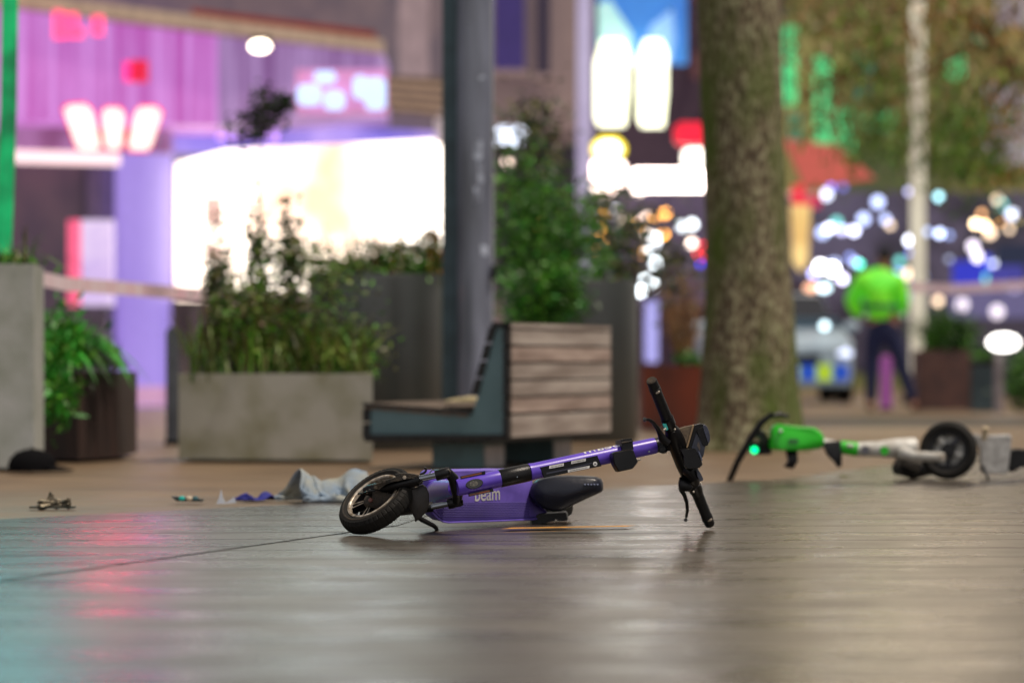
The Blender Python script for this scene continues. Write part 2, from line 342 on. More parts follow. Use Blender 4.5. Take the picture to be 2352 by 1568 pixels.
rc = thing('red_sign', 'small dark red cube sign above the W emblem', 'sign', P(318,160,41.2))
MB().pbox(300,138,336,186,41,.25).build('box', glow('deepred', (205,20,60), 1.0), rc)
MB().pbox(284,142,299,184,41,.25).build('side_light', glow('hotpink', (255,50,140), 1.2), rc)
ab = thing('cash_machine_sign', 'lit upright panel, red on its left and white on its right, on the grey column', 'sign', (P(205,0,43).x,43,0))
MB().pbox(156,505,186,702,43,.3).build('red_panel', glow('atm_red', (232,92,130), 1.0), ab)
MB().pbox(186,505,257,702,43,.3).build('white_panel', lit('atm_white', (240,220,250), .95, (205,180,235), 1, (1,1,1)), ab)
MB().pbox(188,702,246,gz(43),43.05,.2).build('post', mat('atm_post', (120,110,130), .5), ab)
# shop window, very bright
sh = thing('corner_shop', 'blazing white shop window front behind the concrete planter', 'shop', (P(700,0,46).x,46.5,0))
MB().prism([P(404,376,45.8),P(520,345,46.2),P(1026,320,48.6),P(1026,690,48.6),P(404,690,45.8)], Vector((0,.3,0))).build('window', lit('window_white', (255,243,228), 4.0, (170,135,110), .6, (1,1,1), .32,.6, base=(120,112,105)), sh)
for i,(x0,y0,x1,y1) in enumerate([(468,450,512,520),(470,560,505,600)]):
    MB().pbox(x0,y0,x1,y1,45.6,.1).build('display_panel', mat('poster_%d'%i, (230,190,175), .5, em=(235,200,185), es=.95), sh)
MB().prism([P(392,690,45.7),P(1026,690,48.4),P(1026,gz(48.4),48.4),P(392,gz(45.7),45.7)], Vector((0,.3,0))).build('stall_riser', mat('shop_base', (90,80,90), .6), sh)
MB().pbox(960,600,1018,660,47.2,.1).build('side_panel', glow('amber_panel', (255,170,70), 1.3), sh)
MB().pbox(1000,258,1030,330,48,.2).build('jamb', mat('jamb', (200,185,190), .6, em=(180,170,175), es=.6), sh)
# blue white hanging sign and awning
hs = thing('hanging_sign', 'pale blue and pink lit blob shaped sign hanging beside the lilac canopy', 'sign', P(780,210,43.5))
MB().pbox(680,160,888,262,43.6,.15).build('board', glow('sign_pinkish', (200,130,175), .8), hs)
for (x0,y0,x1,y1) in [(684,196,735,240),(722,165,770,190),(745,210,790,250),(812,175,840,225),(840,180,884,250)]:
    MB().prism([P(x0+6,y0,43.5),P(x1-6,y0,43.5),P(x1,y0+8,43.5),P(x1,y1-8,43.5),P(x1-6,y1,43.5),P(x0+6,y1,43.5),P(x0,y1-8,43.5),P(x0,y0+8,43.5)], Vector((0,.09,0))).build('symbol', glow('iceblue', (175,210,255), 1.5), hs)
aw = thing('striped_awning', 'tan striped awning left of the steel post', 'awning', P(950,230,48))
for i in range(8):
    y0 = 180+i*10
    MB().prism([P(850+i*8,y0,47.8-i*.12),P(1040,y0+14,49-i*.12),P(1040,y0+24,49-i*.12),P(850+i*8,y0+9,47.8-i*.12)], Vector((0,.06,0))).build('stripe', mat('awning_%d'%(i%2), ((170,145,125),(110,92,85))[i%2], .8, em=((140,120,102),(90,76,75))[i%2], es=.2), aw)  # stripes emit faintly in place of light on the cloth
MB().prism([P(850,172,48.6),P(1040,180,49.8),P(1040,262,49.8),P(900,262,48.6)], Vector((0,.1,0))).build('backing', mat('awning_back', (110,92,80), .8), aw)
# middle building
def windows(root, xs, ys, d, m, frame=None):
    for (x0,x1) in xs:
        for (y0,y1) in ys: MB().pbox(x0,y0,x1,y1,d,.2).build('window', m, root)
mb = thing('stone_building', 'beige stone building with tall violet shuttered windows behind the steel post', 'building', (P(1080,0,58).x,58,0))
MB().pbox(640,-700,1345,gz(58),58,8).build('wall', mat('beige_stone', (150,130,122), .8, col2=(110,94,94), scale=.8, em=(140,120,122), es=.36), mb)  # wall, sills and cornice emit for street light on the stone
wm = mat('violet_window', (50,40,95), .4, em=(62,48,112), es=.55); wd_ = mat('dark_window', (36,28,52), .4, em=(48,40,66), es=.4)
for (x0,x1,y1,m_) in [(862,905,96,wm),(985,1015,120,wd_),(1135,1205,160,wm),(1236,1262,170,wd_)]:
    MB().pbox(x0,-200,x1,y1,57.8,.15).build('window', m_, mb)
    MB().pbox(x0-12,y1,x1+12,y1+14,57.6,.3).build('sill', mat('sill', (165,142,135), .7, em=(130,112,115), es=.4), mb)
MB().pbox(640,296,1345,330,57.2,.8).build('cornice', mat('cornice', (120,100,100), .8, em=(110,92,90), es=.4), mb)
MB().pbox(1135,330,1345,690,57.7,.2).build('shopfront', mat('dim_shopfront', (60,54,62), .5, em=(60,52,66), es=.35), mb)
# dark tower block behind the billboard
db = thing('dark_building', 'dark purple brown building behind the blue billboard', 'building', (P(1500,0,66).x,66,0))
MB().pbox(1330,-800,1800,gz(66),66,8).build('wall', mat('dark_wall', (66,50,62), .8, em=(70,54,70), es=.3), db)  # wall and shopfront emit dimly, standing for street light on them
for i in range(4):
    MB().pbox(1590+(i%2)*26,-60+i*90,1608+(i%2)*26,i*90,65.8,.15).build('window', mat('brown_window', (90,50,45), .5, em=(96,60,66), es=.5), db)
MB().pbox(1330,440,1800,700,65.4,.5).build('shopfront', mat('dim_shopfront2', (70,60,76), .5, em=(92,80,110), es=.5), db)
for k in range(30):
    px, py = rnd.uniform(1240,1640), rnd.choice([rnd.uniform(395,440),rnd.uniform(470,600)]); k5 = k % 4
    MB().sphere(P(px,py,64.8), rnd.uniform(.045,.09), seg=10).build('shop_light', glow('mid_light_%d'%k5, [(255,225,210),(255,190,120),(235,240,255),(255,235,220)][k5], (6,3.5,3,7)[k5]), db)
bb = thing('billboard', 'blue billboard with two pale slanting light shapes high on the dark building', 'billboard', P(1476,70,60))
MB().pbox(1374,-120,1578,146,60,.3).build('board', lit('bill_blue', (60,140,215), .95, (45,105,190), .6, (1,1,1), base=(60,110,170)), bb)
MB().prism([P(1378,150,59.9),P(1372,10,59.9),P(1400,0,59.9),P(1452,80,59.9),P(1456,145,59.9)], Vector((0,.08,0))).build('pale_shape', glow('pale_teal', (160,205,205), .95), bb)
MB().prism([P(1470,145,59.9),P(1495,60,59.9),P(1545,20,59.9),P(1550,90,59.9),P(1540,146,59.9)], Vector((0,.08,0))).build('pale_shape', glow('pale_blue', (130,175,225), .95), bb)
for n_,(x0,y0,x1,y1),lb in [('left',(1368,112,1444,288),'left of two tall glowing cream panels under the billboard'),('right',(1466,112,1532,290),'right of two tall glowing cream panels, beside the tree trunk')]:
    o = thing('glowing_sign', lb, 'sign', P((x0+x1)/2,y1,59.5), 'tall lit panels under the billboard')
    MB().prism([P(x0+14,y0-20,59.5),P(x1-14,y0-20,59.5),P(x1,y0+10,59.5),P(x1,y0+100,59.5),P(x1-8,y1,59.5),P(x0+8,y1,59.5),P(x0,y1-20,59.5),P(x0,y0+30,59.5)], Vector((0,.2,0))).build('face', lit('cream_glow_'+n_, (255,255,225), 3.2, (235,240,175), .5, (1,1,.6), .3,.5), o)
    MB().pbox(x0-4,y0+40,x1+4,y1-30,59.75,.1).build('frame', black, o)
def sign(name, label, x0,y0,x1,y1,d,c,s,r=10, cat='sign', dep=.2):
    o = thing(name, label, cat, P((x0+x1)/2,y1,d))
    MB().prism([P(x0+r,y0,d),P(x1-r,y0,d),P(x1,y0+r,d),P(x1,y1-r,d),P(x1-r,y1,d),P(x0+r,y1,d),P(x0,y1-r,d),P(x0,y0+r,d)], Vector((0,dep,0))).build('face', glow(name+'_%d_%d'%(x0,y0), c, s), o)
    MB().pbox(x0+r,y0+r,x1-r,y1-r,d+dep+.01,.15).build('back_box', black, o); return o
sign('shop_sign','small blue white glowing sign just right of the steel post',1132,292,1206,330,55,(225,235,255),3)
sign('shop_sign','yellow rimmed glowing oval sign under the left cream panel',1360,316,1436,368,58,(250,225,40),1.6,18)
sign('sign_face','white glowing centre of the yellow rimmed oval sign',1372,326,1424,360,57.8,(255,255,235),5,12)
sign('shop_sign','red rounded lit sign left of the tree trunk',1550,282,1640,334,58,(225,25,55),1.15,12)
sign('shop_sign','white glowing square sign below the red sign',1570,342,1640,382,58,(255,250,235),4,8)
sign('shop_light','long warm white lit shop strip left of the tree trunk',1452,390,1640,436,60,(255,235,225),14,8)
sign('shop_light','warm white lit strip behind the top of the green shrubs',1290,372,1436,430,60,(255,228,215),9,8)
sign('street_banner','narrow violet lit banner between shrubs and tree trunk',1482,690,1512,832,46,(165,165,235),.75,3)
def bulb(x,y,r,d,c,s,label,name='shop_lamp',cat='lamp',group=None,squash=1):
    o = thing(name, label, cat, P(x,y,d)+Vector((0,0,-.05)), group)
    MB().sphere(P(x,y,d), r, 1, .8, squash, 14).build('bulb', glow('%s_%d_%d_%d_%d'%(name,*c,int(s*10)), c, s*1.1), o)
    q = P(x,y,d); MB().tube([q+Vector((0,0,r*squash*.8)), q+Vector((0,0,r*squash*.8+.12))], .02, 8).build('cap', black, o)
# amber and white lamps among the leaves
for i,(x,y) in enumerate([(1392,492),(1376,524),(1402,540),(1466,516),(1500,500),(1524,540),(1528,490)]):
    bulb(x,y,.055,55,(255,175,80),7,['amber lamp highest of the left trio in the shrubs','amber lamp lowest left of the left trio in the shrubs','amber lamp nearest the grey post in the left trio','amber lamp leftmost of the four before the tree trunk','amber lamp uppermost middle of the four before the tree trunk','amber lamp lowest of the four before the tree trunk','amber lamp nearest the tree trunk, uppermost right'][i],group='amber lamps behind the shrubs')
for i,(x,y,s) in enumerate([(1505,548,7),(1492,580,6),(1506,605,7),(1484,640,10),(1470,668,9),(1498,655,8),(1590,515,5),(1566,520,3)]):
    bulb(x,y,.06,52,(240,250,255),s,['topmost white lamp of the string left of the trunk','white lamp second from top of the string','white lamp in the middle of the string, right side','largest white lamp low in the string','lowest white lamp of the string','white lamp low in the string, on its right','white lamp touching the trunk edge, above the red ring','faint white lamp left of the lamp at the trunk edge'][i],group='white lamps left of the trunk')
for i,(x,y,c,s) in enumerate([(1232,636,(255,200,160),5),(1203,662,(150,110,220),3.5),(1194,682,(200,150,170),1.6),(1166,372,(255,225,210),4),(1240,516,(210,140,60),1.2),(1428,500,(220,200,180),1.5)]):
    bulb(x,y,.055,50,c,s,['peach lamp glowing through the green shrub','violet lamp just below the peach lamp in the shrub','dim pink lamp under the violet lamp in the shrub','pinkish white lamp beside the steel post above the shrub','dim amber lamp deep in the green shrub','pale lamp above the grey post'][i])
rr = thing('ring_sign', 'small red neon ring sign at the left edge of the tree trunk', 'sign', P(1614,577,50))
MB().lathe(P(1614,577,50), (0,1,0), [(.085+.012*math.cos(a*math.pi/4),.012*math.sin(a*math.pi/4)) for a in range(8)], 32, True).build('neon_ring', glow('neon_red2', (255,30,50), 5), rr)
MB().pbox(1606,600,1612,612,50,.03).build('neon_blue', glow('neon_blue2', (60,60,255), 4), rr)
# white lamp post
lp = thing('lamp_post', 'slim white lit post left of the blue billboard', 'post', (P(1342,0,50).x,50,0))
MB().tube([(P(1342,0,50).x,50,0),(P(1342,0,50).x,50,7)], [.11,.09], 16).build('shaft', lit('white_post', (215,205,235), .75, (170,155,195), .7,(1,1,.3)), lp, True)  # shaft emits in place of light falling on it
MB().tube([(P(1342,0,50).x,50,0),(P(1342,0,50).x,50,.12)], .2, 16).build('base_plate', black, lp)

# right side: green lit building, awning, shops
gb = thing('green_lit_building', 'building at the right with tall green lit window bays behind the autumn tree', 'building', (P(2080,0,72).x,72,0))
MB().pbox(1780,-1000,2800,gz(72),72,8).build('wall', lit('olive_far_wall', (150,135,80), .8, (70,80,50), .35, (1,1,1), .38,.62), gb)  # patchy olive light on the wall put into its emission
gl = lit('green_bay', (90,225,140), 1.05, (45,150,90), .7, (1,1,.3)); gl2 = lit('teal_bay', (80,160,125), .6, (60,110,100), .7, (1,1,.3))
for (x0,x1,y0,y1,m_) in [(1795,1830,60,240,gl),(1815,1840,260,330,gl2),(1872,1912,130,355,gl),(1924,1962,250,365,gl),(1965,2010,120,230,gl2),(1990,2060,255,300,gl),(2180,2215,130,180,gl),(2240,2290,40,110,gl2)]:
    MB().pbox(x0,y0,x1,y1,71.7,.2).build('window', m_, gb)
MB().pbox(2265,190,2420,380,71.5,.25).build('bay', mat('whitish_bay', (170,160,170), .6, em=(150,142,155), es=.6), gb)
MB().pbox(2290,-60,2360,60,71.5,.25).build('bay', mat('whitish_bay', (170,160,170)), gb)
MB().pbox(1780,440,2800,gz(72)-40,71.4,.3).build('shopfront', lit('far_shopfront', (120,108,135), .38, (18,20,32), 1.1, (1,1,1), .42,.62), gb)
g_ = np.random.default_rng(77)
for k in range(34):
    px, py = g_.uniform(1850,2400), (g_.uniform(440,640) if k % 3 else g_.uniform(600,735)); cc_ = [(225,232,255),(190,205,255),(255,225,190),(150,170,255),(120,220,215)][k % 5]
    MB().sphere(P(px,py,70.8), .05+.05*g_.random(), seg=10).build('shop_light', glow('far_light_%d'%(k%5), cc_, (4,3.4,3.2,2.4,2)[k%5]), gb)
ra = thing('red_awning', 'dull red sloping awning under the green lit windows right of the trunk', 'awning', P(1900,400,60))
MB().prism([P(1800,320,61),P(1930,335,61.5),P(2010,410,59.6),P(1850,432,59)], Vector((0,.15,0))).build('cloth', mat('awning_red', (150,60,52), .8, em=(150,66,58), es=.6), ra)  # cloth and valance emit, standing for light on the awning
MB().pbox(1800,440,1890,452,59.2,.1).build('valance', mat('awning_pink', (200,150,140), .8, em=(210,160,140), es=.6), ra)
rs = thing('red_banner', 'crimson lit banner beside the right edge of the trunk', 'banner', P(1830,480,58))
MB().pbox(1822,425,1846,505,58,.1).build('cloth', glow('crimson', (225,30,60), .9), rs)
MB().pbox(1848,450,1884,478,58.1,.1).build('fold', glow('crimson2', (190,25,80), .8), rs)
pb = thing('pale_banner', 'tall pale yellow lit banner right of the trunk', 'banner', P(1838,560,56))
MB().prism([P(1816,470,56),P(1862,470,56),P(1856,600,56),P(1840,625,56),P(1822,600,56)], Vector((0,.08,0))).build('cloth', lit('straw', (250,215,140), 1.1, (205,160,90), 1), pb)
LR = [(1908,428,.085,(130,130,255),2.2),(1936,430,.08,(120,120,225),1.2),(1905,524,.10,(225,225,255),5),(1934,528,.10,(205,205,255),3),(1962,530,.10,(215,220,255),5),
      (1885,612,.13,(250,248,255),9),(1912,618,.13,(255,255,255),9),(1868,628,.09,(190,190,255),4),(1935,640,.10,(225,220,255),5),(1974,606,.07,(80,230,200),5),
      (2090,552,.11,(235,240,255),5),(2094,580,.09,(130,150,255),3),(2156,452,.09,(170,230,240),3.5),(2088,440,.08,(200,200,255),2),(2130,532,.08,(170,190,240),2),(2158,536,.09,(200,215,255),4.5),(2180,540,.07,(150,170,230),2),
      (2240,514,.09,(255,225,180),7),(2262,518,.09,(255,220,165),7),(2255,490,.07,(255,190,130),2.5),(2298,512,.035,(255,180,80),5),(2335,508,.03,(230,200,110),4),
      (2235,566,.13,(235,225,245),2.2),(2245,590,.12,(240,235,250),2.5),(2210,700,.16,(215,205,220),1.4),(2290,716,.17,(220,210,225),1.3),(2180,595,.07,(150,160,190),1.5),(2330,660,.12,(170,165,210),1.1)]
LL = ['violet lamp highest above the shop row right of the trunk','dim violet lamp beside the highest violet lamp','left lamp of the white trio under the red awning','middle lamp of the white trio under the red awning','right lamp of the white trio under the red awning',
 'brilliant white lamp left above the police car','brilliant white lamp right above the police car','bluish lamp at the lower left of the brilliant pair','white lamp at the lower right of the brilliant pair','turquoise lamp left of the officer head',
 'white lamp right of the officer head','blue lamp under the white lamp right of the officer head','cyan white lamp right of the pale pole','dim lamp left of the pale pole','dim blue white lamp just right of the pale pole','brighter blue white lamp in the row right of the pole','last dim lamp of the row right of the pole',
 'warm white lamp left of the warm pair at far right','warm white lamp right of the warm pair at far right','orange lamp above the warm pair','tiny amber lamp right of the warm pair','tiny yellow lamp near the right picture edge',
 'hazy lilac white lamp above the blue lit patch','hazy white lamp under the lilac one','large hazy lamp above the right planter plants','large hazy lamp above the oval bollard lamp','small grey blue lamp left of the hazy pair','hazy violet lamp at the right picture edge']
for (x,y,r,c,s),l in zip(LR,LL): bulb(x,y,r*.62,60,c,s*1.3,l)
bp_ = thing('blue_lit_hoarding', 'royal blue lit hoarding at the far right behind the plants', 'hoarding', P(2260,650,62))
for (x0,y0,x1,y1,c) in [(2190,600,2260,660,(40,50,190)),(2235,585,2275,625,(20,50,230)),(2270,610,2352,690,(60,60,150)),(2085,640,2120,690,(50,120,220)),(2180,660,2400,730,(95,90,130)),(2290,560,2420,612,(25,35,60))]:
    MB().pbox(x0,y0,x1,y1,62+x0*.0004,.15).build('panel', glow('hoard_%d'%x0, c, .7), bp_)
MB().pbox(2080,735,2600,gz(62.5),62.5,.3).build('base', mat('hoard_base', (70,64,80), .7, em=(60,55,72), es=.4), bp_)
# pale pole on the right
pp = thing('street_pole', 'tall pale lit street pole above the officer', 'post', (P(2108,0,48).x,48,0))
x_ = P(2108,0,48).x
MB().tube([(x_,48,0),(x_,48,7.5)], [.10,.085], 16).build('shaft', lit('pale_pole', (225,218,195), 1.0, (180,170,150), .8, (1,1,.5)), pp, True)  # pole is bright by emission, light on the shaft put into its colour
MB().tube([(x_,48,0),(x_,48,.1)], .2, 16).build('base_plate', black, pp)

def lamp(parent, name, px, z, d, aim, watts, col, soft, cone=40):  # spots and fittings added above the frame for sheen on the paving
    l_ = bpy.data.lights.new(name, 'SPOT'); o_ = bpy.data.objects.new(name, l_); S.collection.objects.link(o_); o_.parent = parent
    p_ = Vector((P(px,0,d).x, d, z)); o_.location = p_-parent.location; o_.rotation_euler = (Vector(aim)-p_).to_track_quat('-Z','Y').to_euler()
    l_.energy = watts; l_.color = col; l_.spot_size = R(cone); l_.spot_blend = .8; l_.shadow_soft_size = soft
    MB().lathe(p_+Vector((0,.12,.05)), (0,1,.3), [(0,0),(.20,0),(.24,.1),(0,.35)], 20).build('added_floodlight', black, parent)
lamp(bb, 'added_panel_spot', 1400, 7.2, 59.0, (.35,9,0), 300, (1,.92,.80), 1.6)
lamp(pp, 'added_pole_spot', 2090, 6.6, 47.4, (1.0,9,0), 400, (1,.80,.60), 1.5)
lamp(sh, 'added_shop_spot', 760, 5.6, 44.0, (-.5,8,0), 210, (.86,1,.92), 1.7)
# ============================================================ TREES AND PLANTS
bark = bpy.data.materials.new('mossy_bark'); bark.use_nodes = True; t = bark.node_tree; B = t.nodes["Principled BSDF"]; B.inputs['Roughness'].default_value = .9
tc = t.nodes.new('ShaderNodeTexCoord'); mp = t.nodes.new('ShaderNodeMapping'); mp.inputs['Scale'].default_value = (1,1,.45); t.links.new(tc.outputs['Object'], mp.inputs[0])
n1 = t.nodes.new('ShaderNodeTexNoise'); n1.inputs['Scale'].default_value = 44; n1.inputs['Detail'].default_value = 7; t.links.new(mp.outputs[0], n1.inputs['Vector'])
r1 = t.nodes.new('ShaderNodeValToRGB'); e = r1.color_ramp.elements; e[0].position = .36; e[0].color = (*lin((66,56,42)),1); e[1].position = .66; e[1].color = (*lin((158,156,124)),1)
q_ = e.new(.47); q_.color = (*lin((98,84,64)),1); t.links.new(n1.outputs[0], r1.inputs[0])
n2 = t.nodes.new('ShaderNodeTexNoise'); n2.inputs['Scale'].default_value = 3.5; n2.inputs['Detail'].default_value = 6; t.links.new(mp.outputs[0], n2.inputs['Vector'])
r2 = t.nodes.new('ShaderNodeValToRGB'); r2.color_ramp.elements[0].position = .44; r2.color_ramp.elements[1].position = .66; t.links.new(n2.outputs[0], r2.inputs[0])
mx = t.nodes.new('ShaderNodeMix'); mx.data_type = 'RGBA'; t.links.new(r2.outputs[0], mx.inputs[0]); t.links.new(r1.outputs[0], mx.inputs[6]); mx.inputs[7].default_value = (*lin((74,92,26)),1)
t.links.new(mx.outputs[2], B.inputs['Base Color'])
bp = t.nodes.new('ShaderNodeBump'); bp.inputs['Strength'].default_value = .8; bp.inputs['Distance'].default_value = .02; t.links.new(n1.outputs[0], bp.inputs['Height']); t.links.new(bp.outputs[0], B.inputs['Normal'])
TD = 22.9
tr = thing('street_tree', 'thick mossy tree trunk standing right of the purple scooter handlebar', 'tree', (P(1722,0,TD).x, TD, 0))
ys = [(-2800,1655,1745),(-1100,1640,1770),(-500,1622,1775),(0,1604,1790),(150,1608,1795),(300,1611,1800),(450,1618,1806),(600,1622,1816),(700,1622,1824),(800,1618,1832),(880,1612,1838),(950,1604,1844),(1000,1592,1850),(1036,1570,1862)]
V = []; F = []; seg = 72
def tw(y):
    for i in range(len(ys)-1):
        if ys[i][0] <= y <= ys[i+1][0]:
            k = (y-ys[i][0])/(ys[i+1][0]-ys[i][0]); return ys[i][1]+(ys[i+1][1]-ys[i][1])*k, ys[i][2]+(ys[i+1][2]-ys[i][2])*k
    return ys[-1][1:]
NY = 150
for i in range(NY+1):
    y = -2800+(3836)*i/NY; l, r_ = tw(y); c = P((l+r_)/2, y, TD); rad = (r_-l)/2/FP*TD
    if i == NY: c.z = -.02
    for k in range(seg):
        a = 2*math.pi*k/seg; n_ = noise.noise(Vector((math.cos(a)*1.5, math.sin(a)*1.5, c.z*.9)))*.06+noise.noise(Vector((math.cos(a)*6, math.sin(a)*6, c.z*4)))*.03
        fl = .10*max(0,(.35-c.z)/.35)*math.cos(a*5+1)
        rr_ = rad*(1+n_+fl*.6); V.append((c.x+math.cos(a)*rr_, TD+math.sin(a)*rr_, c.z))
for i in range(NY):
    for k in range(seg): F.append((i*seg+k, (i+1)*seg+k, (i+1)*seg+(k+1)%seg, i*seg+(k+1)%seg))
tb = MB(); tb.v = [Vector(v) for v in V]; tb.f = F; tb.build('trunk', bark, tr, True, 80)
top = P(1700,-2800,TD)
for (dx,dy,dz,r0) in [(-1.3,.4,1.6,.14),(1.2,-.3,1.8,.15),(.2,1.2,2.0,.13),(-.5,-.9,1.7,.10)]:
    pts = [top+Vector((dx*k,dy*k,dz*k**.8))*1.0+Vector((0,0,-.15)) for k in (0,.25,.5,.75,1)]
    MB().tube(pts, [r0,r0*.8,r0*.6,r0*.4,r0*.15], 10).build('limb', bark, tr, True)

def leafmat(name, c, c2=None, rough=.5, trans=.0):
    m = mat(name, c, rough, col2=c2 or tuple(v*.55 for v in c), scale=5, lo=.3, hi=.7); return m
gD = leafmat('leaf_deep_green', (44,88,28)); gM = leafmat('leaf_green', (96,164,40)); gL = leafmat('leaf_light_green', (140,170,60))
gO = leafmat('leaf_olive', (122,120,60)); gBr = leafmat('leaf_brown', (150,112,72)); gBrt = leafmat('leaf_fresh_green', (50,165,34)); gAm = leafmat('leaf_amber', (200,130,40)); gGr = leafmat('leaf_grey_green', (70,78,60))
gTan = leafmat('leaf_tan', (190,146,92))
conc = mat('concrete', (172,175,173), .85, col2=(142,148,138), scale=5, bump=.3, bscale=60, lo=.3, hi=.7)
conc2 = mat('stained_concrete', (186,184,172), .85, col2=(146,144,116), scale=3.2, bump=.3, bscale=60, lo=.32, hi=.58)
corten = mat('brown_steel', (58,40,36), .7, col2=(40,30,29), scale=6, stretch=(3,3,.6))
rust = mat('rust_steel', (112,46,22), .8, col2=(70,30,18), scale=2.5)
soil = mat('soil', (40,30,22), .9)
def planter(name, label, corners, h, m, thick=.06, cat='planter', group=None):
    c = sum((Vector(p) for p in corners), Vector())/len(corners); c.z = 0
    o = thing(name, label, cat, c, group); n = len(corners); b = MB()
    out0 = [Vector((p[0],p[1],.02)) for p in corners]; out1 = [Vector((p[0],p[1],h)) for p in corners]
    ins1 = [c+(p-Vector((0,0,h))-c)*(1-thick*2)+Vector((0,0,h)) for p in out1]; ins0 = [Vector((p.x,p.y,h-.08)) for p in ins1]
    b.add(out0+out1+ins1+ins0, [(i,(i+1)%n,n+(i+1)%n,n+i) for i in range(n)]+[(n+i,n+(i+1)%n,2*n+(i+1)%n,2*n+i) for i in range(n)]+[(2*n+i,2*n+(i+1)%n,3*n+(i+1)%n,3*n+i) for i in range(n)]+[tuple(range(n))])
    b.build('shell', m, o); b = MB(); b.add([Vector((p.x,p.y,h-.05)) for p in ins1], [tuple(range(n))]); b.build('soil', soil, o)
    return o
# concrete planter
p0 = G(410,1062); p1 = G(856,1066); v_ = (p1-p0).normalized(); nrm = Vector((-v_.y, v_.x, 0))
if nrm.y < 0: nrm = -nrm
planter('concrete_planter', 'low wide weathered concrete planter left of the bench', [p0,p1,p1+Vector((-.05,1.0,0)),p0+Vector((0,1.0,0))], .468, conc2)
def plant(name, label, loc, cat='plant', group=None): return thing(name, label, cat, loc, group)
cx = (p0+p1)/2+nrm*.5
o = plant('planter_shrubs', 'loose wild green and brown shrubs filling the low concrete planter', (cx.x, cx.y, .42))
leaves('foliage', [gM,gO,gL,gD], o, [((cx.x-.14,cx.y,.62),.34,.32,.20,3),((cx.x+.18,cx.y,.58),.24,.3,.15,1.6),((cx.x-.3,cx.y-.1,.85),.24,.35,.22,1.3),((cx.x+.02,cx.y,.95),.25,.3,.2,.9),((cx.x-.12,cx.y,1.08),.22,.25,.16,.8),((cx.x-.42,cx.y,.78),.13,.3,.2,.7)], 7500, .019, 3, 60, .24, .35)
blades('grass_blades', [gM,gO,gL], o, (p0.x+.05,p1.x-.08,cx.y-.4,cx.y+.3,.42), 420, .42, .012, 4, .7, .3)
leaves('foliage', [gBr,gO], o, [((cx.x-.22,cx.y,.80),.22,.3,.12,1)], 1200, .014, 8, 20, .3, .35)
for i,(px,yt) in enumerate([(592,455),(666,448),(498,560)]):
    q = P(px,860,20.4); tpt = P(px,yt,20.4)
    o2 = plant('tall_spike_plant', ['tall dark spiky plant in the concrete planter, left of the two tallest','tall dark spiky plant in the concrete planter, right of the two tallest','shorter dark spiky plant at the left of the concrete planter'][i], (q.x,q.y,.42), group='tall spikes in the concrete planter')
    MB().tube([(q.x,q.y,.42),(q.x+.01,q.y,(tpt.z+.42)/2),(tpt.x,q.y,tpt.z-.05)], [.008,.006,.002], 8).build('stem', gO, o2)
    zz = tpt.z; leaves('foliage', [gGr,gD,gO], o2, [((q.x,q.y,.42+(zz-.42)*.65),.062,.06,(zz-.42)*.34,1)], 560, .022, 20+i, 30, .25, .4, -.3)
q = P(500,860,20.5); o = plant('feathery_plant', 'feathery pale dry plant at the left of the concrete planter, before the bright window', (q.x,q.y,.42))
tws = MB()
for k in range(26):
    a = rnd.uniform(-1,1); h = rnd.uniform(.35,.95); tws.tube([(q.x+a*.03,q.y,.42),(q.x+a*.07,q.y+a*.1,.42+h*.5),(q.x+a*.12+rnd.uniform(-.03,.03),q.y+rnd.uniform(-.15,.15),.42+h)], [.003,.0025,.001], 4)
tws.build('stems', gTan, o)
leaves('foliage', [gTan,gBr], o, [((q.x,q.y,1.15),.09,.12,.20,1)], 520, .011, 91, 24, .35, .4)
# small loose twig tree
q = P(600,1034,24.5); o = plant('young_tree', 'thin young tree with dark leafy tips against the violet shopfront', (q.x,24.5,0), 'tree')
tp = P(612,250,24.5)
MB().tube([(q.x,24.5,0),(q.x+.02,24.5,.9),(tp.x-.05,24.5,1.7),(tp.x,24.5,tp.z)], [.016,.012,.008,.003], 8).build('trunk', gBr, o)
leaves('crown', [gGr,gD], o, [((tp.x,24.5,tp.z-.02),.13,.15,.14,2),((tp.x-.12,24.5,tp.z-.14),.12,.12,.08,1),((tp.x+.1,24.5,tp.z+.05),.06,.06,.06,.6)], 620, .030, 9, 22, .35, .4)
# cylinder planters
cylm = mat('dark_grey_metal', (50,56,54), .38, .0, col2=(42,45,44), scale=2, spec=.8)
def cyl(label, cxp, d, r, h):
    x = P(cxp,0,d).x; o = thing('cylinder_planter', label, 'planter', (x,d,0), 'big grey cylinder planters behind the bench')
    MB().lathe((x,d,0), (0,0,1), [(r*.97,0),(r,.02),(r,h-.02),(r*.98,h),(r*.93,h),(r*.93,h-.1)], 64).build('shell', cylm, o, True)
    MB().lathe((x,d,0), (0,0,1), [(0,h-.09),(r*.93,h-.09)], 32).build('soil', soil, o); return o
cyl('big dark grey cylinder planter between concrete planter and steel post', 862, 23.4, .41, 1.06)
cyl('big dark grey cylinder planter behind the bench backrest, right of the steel post', 1310, 25.6, .45, 1.07)
x = P(870,0,23.4).x; leaf_x = x
o = plant('planter_shrub', 'low green shrub topping the left grey cylinder planter', (x,23.4,1.0))
leaves('foliage', [gM,gD,gO], o, [((x-.12,23.4,1.08),.25,.25,.10,2),((x+.2,23.4,1.06),.2,.25,.09,1.3),((x+.33,23.4,1.22),.10,.15,.17,.8),((x+.08,23.4,1.18),.22,.2,.10,1)], 2600, .025, 31, 24, .3, .4)
blades('grass_blades', [gM,gD,gAm], o, (x-.3,x+.38,23.2,23.6,1.0), 130, .42, .011, 32, .8, .4)
leaves('dry_leaves', [gAm], o, [((x+.34,23.4,1.22),.07,.15,.14,1)], 160, .02, 35)
